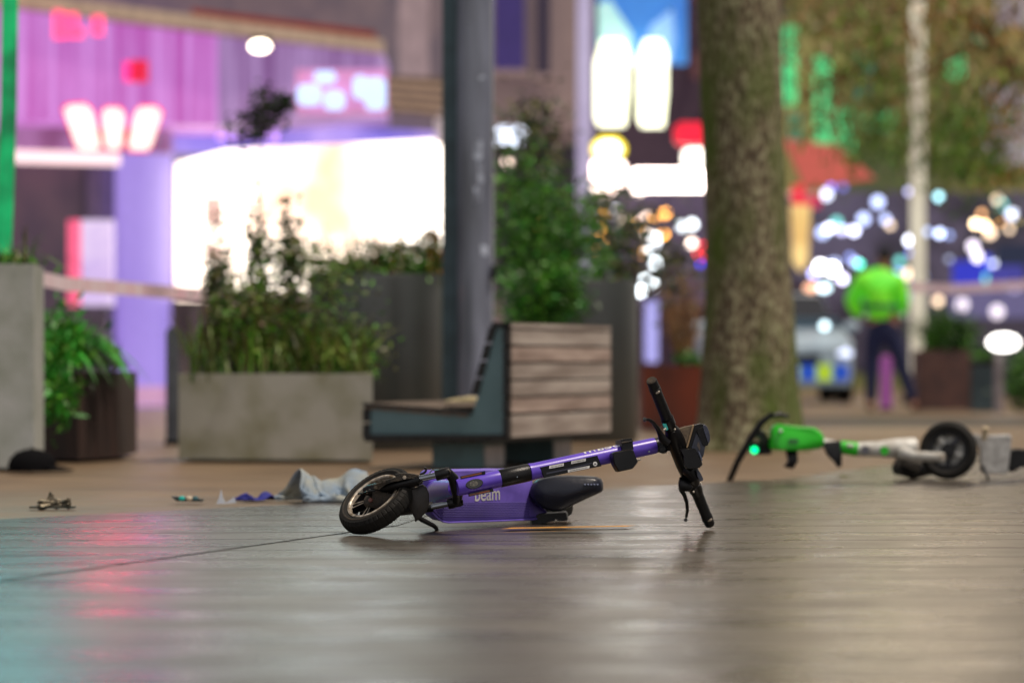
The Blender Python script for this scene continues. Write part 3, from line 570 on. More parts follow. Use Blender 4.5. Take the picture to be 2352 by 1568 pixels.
x = P(1250,0,25.6).x; o = plant('tall_shrub', 'tall bright green shrub right of the steel post', (x,25.6,1.0))
leaves('foliage', [gM,gBrt,gM,gM,gD], o, [((x-.12,25.6,1.45),.30,.3,.42,3),((x+.16,25.6,1.25),.32,.3,.34,2.4),((x-.1,25.0,.88),.22,.10,.24,1.6),((x+.1,25.0,.98),.18,.1,.16,1)], 7600, .024, 33, 60, .34, .4)
for k in range(5):
    MB().tube([(x-.15+k*.08,25.6,1.0),(x-.25+k*.12,25.6,1.7)], [.008,.003], 6).build('stem', gBr, o)
x = P(1230,0,27).x; o = plant('tall_shrub', 'dark upper shrub against the stone building, above the bright green one', (x,27.5,0))
leaves('foliage', [gD,gGr,gO], o, [((x-.02,27.5,2.05),.26,.3,.40,2),((x+.5,27.5,1.55),.40,.3,.28,2.2),((x+.75,27.5,1.2),.42,.3,.26,2)], 2300, .034, 34, 40, .3, .42)
for k in range(5): MB().tube([(x+.1+k*.05,27.5,0),(x-.05+k*.2,27.5,1.9-k*.15)], [.014,.004], 6).build('stem', gBr, o)
# left tall concrete planter with fern and brown planter
a0 = G(-60,1084); a1 = G(78,1084)
planter('tall_concrete_planter', 'tall grey concrete planter at the left picture edge', [a0,a1,a1+Vector((-.05,.8,0)),a0+Vector((0,.8,0))], 1.0, conc)
q = P(20,600,18.8); o = plant('planter_sedge', 'thin dark sedge on top of the tall concrete planter', (q.x,18.8,.95))
blades('grass_blades', [gD,gM,gO], o, (a0.x+.05,a1.x-.04,18.5,19.1,.95), 60, .30, .010, 41, 1.0, .9)
leaves('foliage', [gD,gM], o, [((q.x,18.75,1.0),.11,.2,.05,1)], 260, .022, 42)
b0 = G(90,1052); b1 = G(150,1063); b2 = G(273,1058)
planter('brown_steel_planter', 'dark brown steel planter beside the tall concrete planter', [Vector((b0.x,20.4,0)),G(180,1064),b2,b2+Vector((.0,1.0,0)),Vector((b0.x,21.6,0))], .475, corten)
o = plant('fern', 'bright green strappy fern spilling over the brown steel planter', (P(150,0,20).x,20.6,.45))
xf = P(140,0,20).x
blades('fronds', [gBrt,gM,gBrt,gD], o, (xf-.12,xf+.1,20.1,20.6,.5), 330, .38, .03, 43, .9, 1.3)
leaves('foliage', [gBrt,gM,gBrt], o, [((xf-.02,19.95,.62),.13,.2,.20,2),((xf-.08,19.7,.40),.09,.12,.24,2),((xf+.04,19.7,.32),.06,.08,.14,.8)], 1100, .035, 44, 30, .3, .28, .9)
leaves('side_sprig', [gGr,gM], o, [((P(240,0,20).x,20.4,.55),.07,.1,.06,1)], 130, .018, 45)
# green lit pole
gp = thing('led_wrapped_pole', 'green LED lit pole rising behind the tall concrete planter', 'pole', (P(20,0,20.5).x,20.5,0))
x = P(20,0,20.5).x
MB().tube([(x-.03,20.5,0),(x-.03,20.5,1.1),(x,20.5,1.9),(x+.03,20.5,4.2)], [.045,.045,.045,.04], 16).build('shaft', lit('green_led', (8,165,95), 1.05, (4,95,55), 3, (1,1,1.2), .38,.6), gp, True)
MB().tube([(x-.03,20.5,0),(x-.03,20.5,.1)], .09, 16).build('base', black, gp)
ld = bpy.data.lights.new('added_teal_spot', 'SPOT'); lo_ = bpy.data.objects.new('added_teal_spot', ld); S.collection.objects.link(lo_); lo_.parent = gp  # teal spot and housing added on the pole top to tint the paving
lo_.location = Vector((0,-.1,3.9)); lo_.rotation_euler = (Vector((-1.0,7.0,0))-(gp.location+lo_.location)).to_track_quat('-Z','Y').to_euler()
ld.energy = 80; ld.color = (.12,.9,.95); ld.spot_size = R(60); ld.spot_blend = 1; ld.shadow_soft_size = .25
MB().tube([gp.location+Vector((0,.02,3.92)),gp.location+Vector((0,.12,3.98))], .1, 16).build('added_lamp_housing', black, gp, True)
# steel post
st = mat('brushed_steel_post', (132,138,158), .25, .0, col2=(80,84,96), scale=3, stretch=(2,2,.3), coat=.6)
pt = thing('steel_post', 'thick grey steel post with peeled sticker patches rising behind the bench', 'post', (P(1088,0,22.4).x,22.4,0))
x = P(1090,0,22.4).x
MB().lathe((x,22.4,0), (0,0,1), [(.125,0),(.125,.02),(.113,.03),(.113,6.5),(0,6.5)], 48).build('shaft', st, pt, True)
MB().cube(P(1016,0,22.4).x,22.35,0,P(1052,0,22.4).x,22.5,6.4).build('cable_duct', mat('duct', (58,76,84), .45, .4), pt)
pk = mat('peeled_sticker', (185,195,215), .7, col2=(110,115,130), scale=18, lo=.4, hi=.6)
for (xa,ya,yb,wd) in [(1098,320,372,20),(1104,376,430,14),(1098,425,470,18),(1112,560,590,16),(1108,176,190,14)]:
    b = MB(); n = 5; vs = []; z0 = P(0,yb,22.4).z; z1 = P(0,ya,22.4).z
    for k in range(n+1):
        xx = (xa-wd/2+wd*k/n-1090)/FP*22.4; yy = 22.4-math.sqrt(.1145**2-min(xx*xx,.013)); vs += [(x+xx,yy,z0+.02*rnd.random()),(x+xx,yy,z1-.02*rnd.random())]
    b.add(vs, [(2*k,2*k+2,2*k+3,2*k+1) for k in range(n)]); b.build('sticker_residue', pk, pt)
MB().cube(x+.105,22.3,P(0,640,22.4).z,x+.125,22.45,P(0,610,22.4).z).build('clip', black, pt)
# rust planter with bare bush
r0 = P(1476,0,29); zt = P(0,843,29).z
planter('rust_planter', 'orange rust coloured steel planter behind the handlebar, left of the trunk', [G(1476,993),G(1640,993),G(1640,993)+Vector((0,1,0)),G(1476,993)+Vector((0,1,0))], .50, rust)
xb = P(1570,0,29.3).x; o = plant('bare_bush', 'brown twiggy bush with a low green cushion in the rust planter', (xb,29.4,.46))
leaves('foliage', [gM,gD], o, [((xb+.05,29.3,.55),.13,.2,.06,1)], 420, .02, 51)
for k in range(46):
    a = rnd.uniform(-1,1); h = rnd.uniform(.4,.8); MB_ = [(xb,29.4,.46),(xb+a*.09,29.4+rnd.uniform(-.1,.1),.46+h*.45),(xb+a*.2,29.4+rnd.uniform(-.2,.2),.46+h)]
    if k == 0: tw_ = MB()
    tw_.tube(MB_, [.006,.004,.002], 5)
tw_.build('twigs', gTan, o)
leaves('dry_leaves', [gBr,gTan], o, [((xb,29.4,.95),.19,.2,.26,1)], 700, .018, 52, 26, .3, .35)
# autumn tree at right
xt = P(2440,0,36).x
at_ = thing('autumn_tree', 'autumn tree with hanging brown, amber and green leaves over the officer', 'tree', (xt,36,0))
MB().tube([(xt,36,0),(xt+.02,36,1.5),(xt-.1,36,3.2),(xt+.1,36,5)], [.07,.06,.05,.03], 12).build('trunk', gO, at_, True)
for (dx,dz,r0) in [(-2.3,4.1,.05),(-1.6,3.6,.05),(1.0,3.9,.05),(-.9,3.3,.05),(-.6,4.6,.05),(.7,4.8,.04)]:
    MB().tube([(xt-.1,36,3.0),(xt+dx*.5,36,dz-.1),(xt+dx,36.1,dz-.5)], [.05,.035,.01], 8).build('branch', gBr, at_, True)
def bl(x,y,rx,rz,w,d=35.5): q = P(x,y,d); return ((q.x,q.y,q.z), rx/FP*d, .7, rz/FP*d, w)
g_ = np.random.default_rng(60); tg_ = MB()
for k in range(70):
    px = g_.uniform(1815,2420); py = g_.uniform(-160,240); q = P(px,py,35.5+g_.uniform(-.5,.5)); L_ = g_.uniform(.5,1.1); dx = g_.uniform(-.25,.25)
    tg_.tube([q, q+Vector((dx*.5,0,-L_*.4)), q+Vector((dx,0,-L_))], [.010,.007,.003], 4)
tg_.build('twigs', gTan, at_)
leaves('crown', [gO,gTan,gL,gTan,gL], at_, [bl(1880,60,130,130,2.4),bl(2050,60,140,140,3),bl(2230,60,140,130,3),bl(2000,230,130,90,1.3),bl(1880,230,70,80,.5),bl(2070,-120,260,90,1),bl(2300,230,80,110,1.2)], 3000, .06, 61, 90, .5, .22, 1.6, 2108)
leaves('green_leaves', [gM,gL,gL], at_, [bl(2060,280,90,70,1.0),bl(2210,300,100,100,2.0),bl(2270,380,80,70,1.2),bl(2130,350,70,60,.8),bl(1990,340,60,50,.5),bl(2000,150,90,90,1)], 2300, .055, 62, 70, .5, .24, 1.6, 2108)
leaves('amber_leaves', [gAm], at_, [bl(2250,60,80,40,1),bl(2290,250,60,80,1),bl(2300,400,50,40,.8),bl(2120,60,60,60,.6)], 420, .05, 63, 30, .4, .25, 1.4)
# right planter group
o = planter('brown_planter', 'square brown steel planter right of the officer legs', [G(2108,945),G(2228,945),G(2228,945)+Vector((0,.6,0)),G(2108,945)+Vector((0,.6,0))], .66, mat('brown_planter_steel', (92,62,56), .7, col2=(70,48,46)))
xr = P(2180,0,41.5).x; o = plant('planter_grasses', 'dark green grasses arching out of the brown planter right of the officer', (xr,41.6,.6))
blades('grass_blades', [gD,gM,gD], o, (xr-.22,xr+.22,41.3,41.8,.6), 260, .65, .02, 71, .8, .5)
leaves('foliage', [gD,gM], o, [((xr,41.5,.78),.33,.3,.16,2),((xr+.35,41.5,.62),.2,.25,.16,1)], 1300, .03, 72)
tg = thing('litter_bin', 'teal grey bin between the brown planter and the oval lamp', 'bin', (P(2258,0,41.2).x,41.3,0))
MB().pbox(2230,838,2288,gz(41.2),41.2,.3).build('body', mat('teal_grey', (66,84,92), .5), tg); MB().pbox(2227,828,2291,837,41.15,.38).build('lid', black, tg)
ol = thing('bollard_lamp', 'low post with a brilliant white oval lamp head at the right edge', 'lamp', (P(2300,0,40).x,40,0))
MB().pbox(2286,812,2304,gz(40),40,.1).build('post', mat('pale_post', (150,140,145), .5), ol)
q = P(2305,786,40); MB().sphere(q, .165, 1, .6, .52, 24).build('lamp_head', glow('oval_white', (255,252,245), 6), ol, True)
hg = thing('clipped_hedge', 'dark green clipped hedge at the right picture edge', 'hedge', (P(2370,0,40.5).x,40.6,0))
q = P(2360,870,40.5); leaves('foliage', [gD,gM], hg, [((q.x,40.7,.32),.22,.3,.28,1)], 2200, .03, 81, 40, .3); MB().tube([(q.x,40.7,0),(q.x,40.7,.4)],.02,8).build('stem', gBr, hg)
for i,(x0,x1,c,l) in enumerate([(2022,2048,(170,80,165),'magenta lit bollard seen between the officer legs'),(2100,2122,(120,60,100),'dull magenta lit bollard right of the officer legs')]):
    o = thing('lit_bollard', l, 'bollard', (P((x0+x1)/2,0,42.5).x,42.5,0), 'magenta lit bollards'); xx = P((x0+x1)/2,0,42.5).x; r_ = (x1-x0)/2/FP*42.5
    MB().lathe((xx,42.5,0),(0,0,1),[(r_,0),(r_,.56),(r_*.7,.60),(0,.61)],20).build('tube', mat('bollard_%d'%i, tuple(v*.5 for v in c), .5, em=c, es=.45), o, True)
    MB().lathe((xx,42.5,0),(0,0,1),[(r_*1.15,0),(r_*1.15,.03),(r_,.031)],20).build('foot', black, o)
# cordon tape
tm = mat('cordon_tape_plastic', (240,228,234), .5, col2=(228,180,192), scale=9, stretch=(4,4,.3))
for (pts,l) in [([(95,640,21),(150,652,21.4),(260,660,22.4),(400,672,23.6),(560,684,23.9),(780,690,24.0)],'pale pink cordon tape stretched in front of the purple pillar'),([(2060,655,44),(2110,660,44),(2170,664,44),(2240,660,44),(2420,650,44)],'pale cordon tape right of the officer')]:
    b = MB(); vs = []
    for (x,y,d) in pts:
        q = P(x,y,d); h = .04 if d < 30 else .05; vs += [q+Vector((0,0,h)), q-Vector((0,0,h)), q+Vector((0,.004,h)), q+Vector((0,.004,-h))]
    fs = []
    for i in range(len(pts)-1):
        k = i*4; fs += [(k,k+1,k+5,k+4),(k+2,k+6,k+7,k+3),(k,k+4,k+6,k+2),(k+1,k+3,k+7,k+5)]
    b.add(vs, fs); tag(b.build('cordon_tape', tm), l, 'tape')
b = thing('grey_bollard', 'short grey bollard at the left corner of the concrete planter', 'bollard', (P(397,0,24.6).x,24.6,0))
x = P(397,0,24.6).x; MB().lathe((x,24.6,0),(0,0,1),[(.045,0),(.045,.72),(.03,.75),(0,.755)],20).build('tube', mat('bollard_grey', (84,88,96), .5), b, True)
MB().lathe((x,24.6,0),(0,0,1),[(.055,0),(.055,.03),(.046,.032)],20).build('foot', black, b)

# ============================================================ BENCH
bench = thing('park_bench', 'wooden slatted bench with teal steel end panel in front of the steel post', 'bench', (P(1080,0,19.2).x,19.2,0))
e2 = Vector((.54,1.7,0)).normalized(); e1 = Vector((e2.y,-e2.x,0)); K = P(1165,1000,18.6)
def c8(cx,cy,off=0):
    p = ray(799+cx*.3597, 658+cy*.3597, K, e2); return p+e2*off
wood = mat('weathered_timber', (178,168,160), .75, col2=(132,120,112), scale=4, stretch=(1,.25,5), bump=.3, bscale=80)
wood2 = mat('pinkish_timber', (180,162,152), .75, col2=(132,114,105), scale=4, stretch=(1,.25,5), bump=.3, bscale=80)
wdk = mat('dark_slat_timber', (52,46,40), .8, col2=(36,34,32), scale=12)
teal = mat('teal_steel_panel', (88,118,126), .5, col2=(72,102,108), scale=3, bump=.1)
LEN = 1.78
def slat(a, b, th, m, name='slat', off0=0, L=LEN, label=None):
    """board whose end is the rectangle a-b with thickness vector th"""
    o = MB().prism([a, b, b+th, a+th], e2*L).build(name, m, bench); return o
def along(p, q, n, gap, th, m):
    for i in range(n):
        a_ = p+(q-p)*((i+gap/2)/n); b_ = p+(q-p)*((i+1-gap/2)/n); slat(a_, b_, th, m[i % len(m)])
ends = MB()
# backrest rear boards
rows = [(232,262),(274,370),(384,478),(492,590),(604,700),(714,806),(824,962)]
for i,(y0,y1) in enumerate(rows):
    a_ = c8(1026,y0); b_ = c8(1026,y1); slat(a_, b_, -e1*.022, [wood,wood,wood2,wood,wood,wood2,wood][i])
    ends.prism([c8(1026,y0,-.004), c8(1026,y1,-.004), c8(992,y1,-.004), c8(992,y0,-.004)], e2*.05)
slat(c8(918,232), c8(1020,232), Vector((0,0,-.022)), wood)
along(c8(905,250), c8(790,690), 4, .14, e1*.030, [wdk])
along(c8(100,742), c8(770,795), 7, .12, Vector((0,0,-.028)), [mat('worn_seat_timber', (112,98,86), .75, col2=(84,72,62), scale=9)])
along(c8(98,772), c8(98,965), 2, .12, e1*.03, [wdk])
along(c8(100,962), c8(1020,962), 8, .12, Vector((0,0,-.022)), [wdk])
ends.prism([c8(918,228,-.004),c8(1026,228,-.004),c8(1026,262,-.004),c8(918,262,-.004)], e2*.02)
for i in range(4):
    k0, k1 = (i+.08)/4, (i+.92)/4; a_ = c8(905,250,-.004); b_ = c8(785,700,-.004)
    ends.prism([a_+(b_-a_)*k0, a_+(b_-a_)*k1, a_+(b_-a_)*k1+e1*.035, a_+(b_-a_)*k0+e1*.035], e2*.02)
ends.prism([c8(95,740,-.004),c8(780,788,-.004),c8(780,815,-.004),c8(95,762,-.004)], e2*.02)
ends.prism([c8(95,785,-.004),c8(140,785,-.004),c8(140,862,-.004),c8(95,862,-.004)], e2*.02)
ends.prism([c8(95,880,-.004),c8(140,880,-.004),c8(140,970,-.004),c8(95,970,-.004)], e2*.02)
ends.prism([c8(141,942,-.004),c8(1022,942,-.004),c8(1022,972,-.004),c8(141,980,-.004)], e2*.02)
ends.build('slat_ends', mat('dark_slat_ends', (26,30,34), .7), bench)
MB().prism([c8(141,768,.01),c8(790,820,.01),c8(945,262,.01),c8(992,262,.01),c8(992,942,.01),c8(141,942,.01)], e2*.01).build('end_panel', teal, bench)
MB().prism([c8(141,768,LEN-.02),c8(790,820,LEN-.02),c8(945,262,LEN-.02),c8(992,262,LEN-.02),c8(992,942,LEN-.02),c8(141,942,LEN-.02)], e2*.01).build('end_panel', teal, bench)
legm = mat('pale_pedestal', (175,172,175), .5)
for k,off in enumerate((.12, 1.28)):
    a_ = c8(488,985,off); b_ = c8(815,985,off); b_ = Vector((b_.x,b_.y,0)); a_ = Vector((a_.x,a_.y,0)); zt = c8(488,985).z-.01
    MB().prism([a_,b_,b_+Vector((0,0,zt)),a_+Vector((0,0,zt))], e2*.34).build('leg', mat('pedestal_teal', (70,100,104), .5), bench)
    MB().prism([b_+e2*.02+e1*.001,b_+e2*.32+e1*.001,b_+e2*.32+e1*.001+Vector((0,0,zt-.02)),b_+e2*.02+e1*.001+Vector((0,0,zt-.02))], e1*.004).build('leg_plate', legm, bench)
    MB().prism([a_+e1*-.05-e2*.02,b_+e1*.05-e2*.02,b_+e1*.05-e2*.02+Vector((0,0,.012)),a_-e1*.05-e2*.02+Vector((0,0,.012))], e2*.38).build('foot_plate', mat('foot_plate', (52,50,46), .6), bench)
def heap(name, m, c, ux, uy, rx, ry, h, seed, label, cat, n=46, peaks=None, fold=1.0, parent=None):
    """crumpled cloth: a closed sheet thrown in folds"""
    V = []; F = []; c = Vector(c)
    for i in range(n+1):
        for j in range(n+1):
            u = -1+2*i/n; v = -1+2*j/n
            a = math.atan2(v,u); rad = max(abs(u),abs(v)); edge = 1+.18*noise.noise(Vector((math.cos(a)*1.7,math.sin(a)*1.7,seed)))
            uu = rad*math.cos(a)*edge; vv = rad*math.sin(a)*edge
            q = Vector((uu*2.1+seed, vv*1.6, seed*.7)); wv = noise.noise(q*1.1)*.8
            f = abs(noise.noise(Vector((uu*2.6+wv*1.6+seed*3, vv*1.7+wv, 5.1))))**.75
            base = max(0,1-rad**2.2); pk_ = 0
            for (px,py,ph,pr) in (peaks or [(0,0,1,.8)]): pk_ = max(pk_, ph*math.exp(-((uu-px)**2+(vv-py)**2)/pr**2))
            g_ = 1-abs(noise.noise(Vector((uu*1.5-vv*1.2+wv*.9+seed, vv*.8+uu*.5, seed*2))))*2.2
            z = h*(base**.30)*(pk_*(1-.30*f*fold)-.34*fold*max(0,g_)**2+.10*f) + .006
            V.append(c+ux*(uu*rx)+uy*(vv*ry)+Vector((0,0,z+h*.05*noise.noise(Vector((uu*9,vv*9,seed)))*base)))
    for i in range(n):
        for j in range(n):
            k = i*(n+1)+j; F.append((k,k+n+1,k+n+2,k+1))
    b = MB(); b.v = V; b.f = F; o = b.build(name, m, parent, True, 180)
    if o.data.polygons[n*n//2].normal.z < 0: o.data.flip_normals()
    md = o.modifiers.new('thick', 'SOLIDIFY'); md.thickness = .003; md.offset = -1
    sb_ = o.modifiers.new('sub','SUBSURF'); sb_.levels = 1; sb_.render_levels = 1
    return tag(o, label, cat)
q = c8(500,742,.5); q.z += .002
heap('seat_cloth', mat('cream_paper', (205,190,150), .8, col2=(120,112,80), scale=6), q+e1*.13, e1, e2, .17, .3, .045, 2.2, 'crumpled cream cloth lying on the bench seat', 'cloth', 30, [(.5,0,1,.5),(-.4,0,.5,.5)])

# ============================================================ THINGS ON THE GROUND
X, Y, Z = Vector((1,0,0)), Vector((0,1,0)), Vector((0,0,1))
denim = mat('faded_denim', (124,142,160), .85, col2=(152,152,138), scale=8, bump=.9, bscale=24, lo=.36, hi=.56)
def drape(name, m, c, half, lumps, foot, seed, label, cat, n=64, steps=170, slack=1.0):
    """a square of cloth dropped over a bundle and pushed together until it folds"""
    g = np.random.default_rng(seed); u = np.linspace(-1,1,n); gx, gy = np.meshgrid(u, u, indexing='ij')
    p = np.stack([gx*foot[0]*1.05, gy*foot[1]*1.05, np.full((n,n), .17)], -1)
    p[..., 2] += .012*g.normal(size=(n,n)); p[..., :2] += .004*g.normal(size=(n,n,2)); v = np.zeros_like(p)
    rest = 2*half/(n-1)
    pairs = [((slice(0,-1),slice(None)),(slice(1,None),slice(None)),1),((slice(None),slice(0,-1)),(slice(None),slice(1,None)),1),
             ((slice(0,-1),slice(0,-1)),(slice(1,None),slice(1,None)),2**.5),((slice(1,None),slice(0,-1)),(slice(0,-1),slice(1,None)),2**.5),
             ((slice(0,-3),slice(None)),(slice(3,None),slice(None)),3),((slice(None),slice(0,-3)),(slice(None),slice(3,None)),3)]
    for st in range(steps):
        old = p.copy(); v[..., 2] -= .0012; p = p+v
        for it in range(9):
            for a_, b_, L in pairs:
                d = p[b_]-p[a_]; l = np.linalg.norm(d, axis=-1, keepdims=True)+1e-9; k = .22 if L < 2.5 else .05
                if L >= 2.5: corr = d*np.where(l < rest*L*.80, (l-rest*L*.80)/l, 0)*k*2
                else: corr = d*((l-rest*L)/l)*k
                q_ = p.copy(); q_[a_] += corr; p = q_; q_ = p.copy(); q_[b_] -= corr; p = q_
            for (lx,ly,lz,rx,ry,rz) in lumps:
                e = (p-np.array([lx,ly,lz]))/np.array([rx,ry,rz]); r_ = np.linalg.norm(e, axis=-1, keepdims=True)
                p = np.where(r_ < 1, np.array([lx,ly,lz])+e/np.maximum(r_,1e-6)*np.array([rx,ry,rz]), p)
            rr2 = np.sqrt((p[...,0]/foot[0])**2+(p[...,1]/foot[1])**2); sc2 = np.where(rr2 > 1, 1/np.maximum(rr2,1e-6), 1)
            p[...,0] *= 1-(1-sc2)*.5; p[...,1] *= 1-(1-sc2)*.5; p[...,2] = np.maximum(p[...,2], .004)
        v = (p-old)*.93; fl = p[...,2] < .006; v[fl] *= .5
    V = p.reshape(-1,3)+np.array(c); idx = np.arange(n*n).reshape(n,n)
    F = np.stack([idx[:-1,:-1],idx[1:,:-1],idx[1:,1:],idx[:-1,1:]], -1).reshape(-1,4)
    o = npmesh(name, V, F, m); o.data.polygons.foreach_set('use_smooth', [True]*len(o.data.polygons))
    md = o.modifiers.new('thick','SOLIDIFY'); md.thickness = .003; md.offset = 0
    sb_ = o.modifiers.new('sub','SUBSURF'); sb_.levels = 1; sb_.render_levels = 1
    return tag(o, label, cat)
q = G(752,1158)
drape('denim_jacket', denim, (q.x+.02,q.y+.17,.004), .38, [(-.14,-.02,.0,.085,.10,.120),(.075,.0,.0,.07,.09,.124),(.00,.03,.0,.12,.11,.085),(.16,.02,0,.05,.08,.08)], (.28,.18), 5, 'crumpled pale denim jacket lying behind the purple scooter front wheel', 'clothing')
blue = mat('royal_blue_cloth', (40,46,140), .8, col2=(26,30,96), scale=12)
q = G(580,1154)
drape('blue_cloth', blue, (q.x,q.y+.06,.004), .13, [(-.045,0,0,.022,.03,.046),(.045,0,0,.028,.03,.036)], (.09,.07), 8, 'small crumpled royal blue cloth left of the denim jacket', 'cloth', 36, 120)
# cap
cap = thing('baseball_cap', 'black baseball cap lying at the foot of the tall concrete planter', 'cap', G(80,1089))
q = G(75,1088); r_ = .115
b = MB(); b.lathe((q.x-.005,q.y+.02,.012),(0,0,1),[(r_,0),(r_*1.0,.03),(r_*.9,.062),(r_*.66,.090),(r_*.3,.104),(0,.107)],36); b.build('crown', mat('black_cloth', (10,10,13), .9, bump=.3, spec=.1), cap, True)
b = MB(); vs = []
for k in range(13):
    a = -1.2+2.4*k/12; vs += [(q.x+.02+math.cos(a)*r_*.9, q.y+.02+math.sin(a)*r_*.9, .03),(q.x+.02+.055+math.cos(a)*r_*1.02, q.y+.02+math.sin(a)*r_*.95, .014)]
b.add(vs+[(v[0],v[1],v[2]+.006) for v in vs], [f for k in range(12) for f in ((2*k,2*k+1,2*k+3,2*k+2),(26+2*k,26+2*k+2,26+2*k+3,26+2*k+1),(2*k+1,27+2*k,29+2*k,2*k+3))]); b.build('brim', mat('black_cloth', (16,16,20)), cap)
MB().sphere((q.x-.005,q.y+.02,.121), .008).build('button', black, cap)
# crushed can, plastic pack, cup piece
foil = mat('crushed_metal', (150,140,120), .3, .8, col2=(60,58,50), scale=60, bump=.5, bscale=120)
q = G(125,1172); can = thing('crushed_can', 'crushed metallic drink can lying on the tan footpath at the left', 'litter', q)
b = MB(); b.lathe((q.x-.005,q.y+.03,.022),(1,.15,.03),[(0,-.06),(.016,-.058),(.019,-.045),(.012,-.015),(.018,.01),(.011,.03),(.019,.05),(.017,.06),(0,.061)],28, mod=lambda r,j,k: r*(1+.22*math.sin(k*1.3+j*2))); b.build('body', foil, can)
MB().prism([c1(0,0,1)*0+Vector((q.x-.035,q.y+.03,.03)),Vector((q.x-.02,q.y+.03,.068)),Vector((q.x-.005,q.y+.03,.05)),Vector((q.x-.002,q.y+.03,.025))], Vector((0,.01,0))).build('torn_flap', foil, can)
MB().cube(q.x-.09,q.y,.008,q.x+.07,q.y+.06,.014).build('label_scrap', mat('dark_scrap', (46,50,38), .6), can)
q = G(430,1158); pk2 = thing('plastic_packet', 'torn packet with a turquoise glint lying left of the blue cloth', 'litter', q)
MB().prism([q+Vector((-.06,0,.03)),q+Vector((-.04,0,.012)),q+Vector((.055,0,.010)),q+Vector((.06,0,.018)),q+Vector((.0,0,.026))], Vector((0,.06,0))).build('wrapper', mat('dark_scrap2', (40,52,48), .3, bump=.6), pk2)
for (dx,c,nm) in [(-.02,(30,200,190),'turq'),(.008,(230,215,190),'pale'),(.03,(60,110,120),'slate')]:
    MB().sphere(q+Vector((dx,.0,.022)), .012, 1, .6, .8).build('crumpled_end', mat('scrap_'+nm, c, .3), pk2)
q = G(507,1162); cp = thing('broken_cup', 'broken clear plastic cup piece standing beside the blue cloth', 'litter', q)
clr = mat('clear_plastic', (225,232,240), .25, col2=(190,200,215), spec=.6)
MB().prism([q+Vector((-.018,.02,.008)),q+Vector((.018,.02,.008)),q+Vector((.006,.02,.03)),q+Vector((.0,.02,.062)),q+Vector((-.008,.02,.03))], Vector((0,.008,0))).build('shard', clr, cp)
MB().prism([q+Vector((.01,.03,.008)),q+Vector((.055,.03,.012)),q+Vector((.045,.03,.032)),q+Vector((.03,.03,.02))], Vector((0,.012,0))).build('cup_rim', clr, cp)

# ============================================================ PURPLE SCOOTER (fallen on its side)
sc = thing('purple_scooter', 'purple electric scooter lying on its side in the foreground', 'scooter', (P(1100,0,11.9).x,11.9,0))
def rot(c, axis, a): return Matrix.Rotation(a, 3, axis) @ c
AW = Vector((-.50,-.47,.72)).normalized()
Wc = P(866,1158,11.66); Wc.z = .106
U1 = AW.cross(Vector((0,0,1))).normalized(); U2 = AW.cross(U1)
def grooves(rr, j, k):
    if j in (3,5) : return rr-(.0022 if k % 5 < 1 else 0)
    if j in (2,6): return rr-(.0022 if k % 5 < 1 else 0)
    if j == 4: return rr-.0006*(k % 2)
    return rr
wheel = bpy.data.objects.new('front_wheel', None); S.collection.objects.link(wheel); wheel.parent = sc; wheel.location = Wc-sc.location; wheel.empty_display_size = .05
MB().lathe(Wc, AW, [(.090,-.021),(.102,-.028),(.117,-.026),(.1255,-.016),(.128,0),(.1255,.016),(.117,.026),(.102,.028),(.090,.021)], 240, True, grooves).build('tyre', rubber, wheel, True, 28)
MB().lathe(Wc, AW, [(.1012,.0272),(.1045,.0290),(.108,.0280)], 96).build('sidewall_line', dirt, wheel, True)
MB().lathe(Wc, AW, [(.0915,.0195),(.0905,.0240),(.0845,.0245),(.0815,.0215),(.0815,.010)], 96).build('rim_edge', steelg, wheel, True)
MB().lathe(Wc, AW, [(.083,.018),(.080,-.018),(.0895,-.0235),(.0905,-.0195),(.0905,.0190)], 96, True).build('rim', black, wheel, True)
MB().lathe(Wc, AW, [(0,.030),(.012,.030),(.013,.024),(.034,.022),(.038,.016),(.040,-.02),(.012,-.03),(0,-.03)], 48).build('hub', dirt, wheel, True)
for k in range(5):
    a = k*2*math.pi/5+.5
    for s in (-1,1):
        aa = a+s*.11; d_ = U1*math.cos(aa)+U2*math.sin(aa); t_ = AW.cross(d_)
        MB().box(Wc+d_*.060+AW*.004, .024, .0042, .010, (d_, t_, AW)).build('spoke', black, wheel)
        MB().box(Wc+d_*.060+AW*.0145, .0235, .0009, .0008, (d_, t_, AW)).build('spoke_edge', steelg, wheel)
# brake disc and rear spoke dark fill
MB().lathe(Wc, AW, [(0,-.012),(.070,-.013),(.070,-.015),(0,-.015)], 48).build('back_disc', black, wheel)
# stem
S0 = P(1047,1120,11.62); S1 = P(1510,1021.5,11.80); SD = (S1-S0).normalized()
def sp(x): k = (x-1047)/(1510-1047); return S0+(S1-S0)*k       # point of the stem axis above picture column x
tf = (Vector((0,0,CH))-S0).normalized(); SF = (tf-SD*tf.dot(SD)).normalized(); SU = SD.cross(SF)
if SU.z < 0: SU = -SU
MB().tube([sp(1049),sp(1051),sp(1142),sp(1148)], [.0245,.0262,.0262,.0255], 40).build('head_tube', purple, sc, True)
MB().tube([sp(1146),sp(1147.5),sp(1212),sp(1213.5)], [.0262,.0275,.0272,.026], 40).build('folding_sleeve', black, sc, True)
MB().tube([sp(1214),sp(1215),sp(1225),sp(1502),sp(1504)], [.0255,.0268,.0255,.0250,.0245], 40).build('stem', purple, sc, True)
MB().lathe(sp(1180)+SF*.0272-SU*.006, SF, [(.0,.0015),(.002,.0015),(.0024,0)], 12).build('rivet', chrome, sc)
MB().tube([sp(1503),sp(1505),sp(1524)], [.024,.0235,.022], 32).build('stem_cap', black, sc, True)
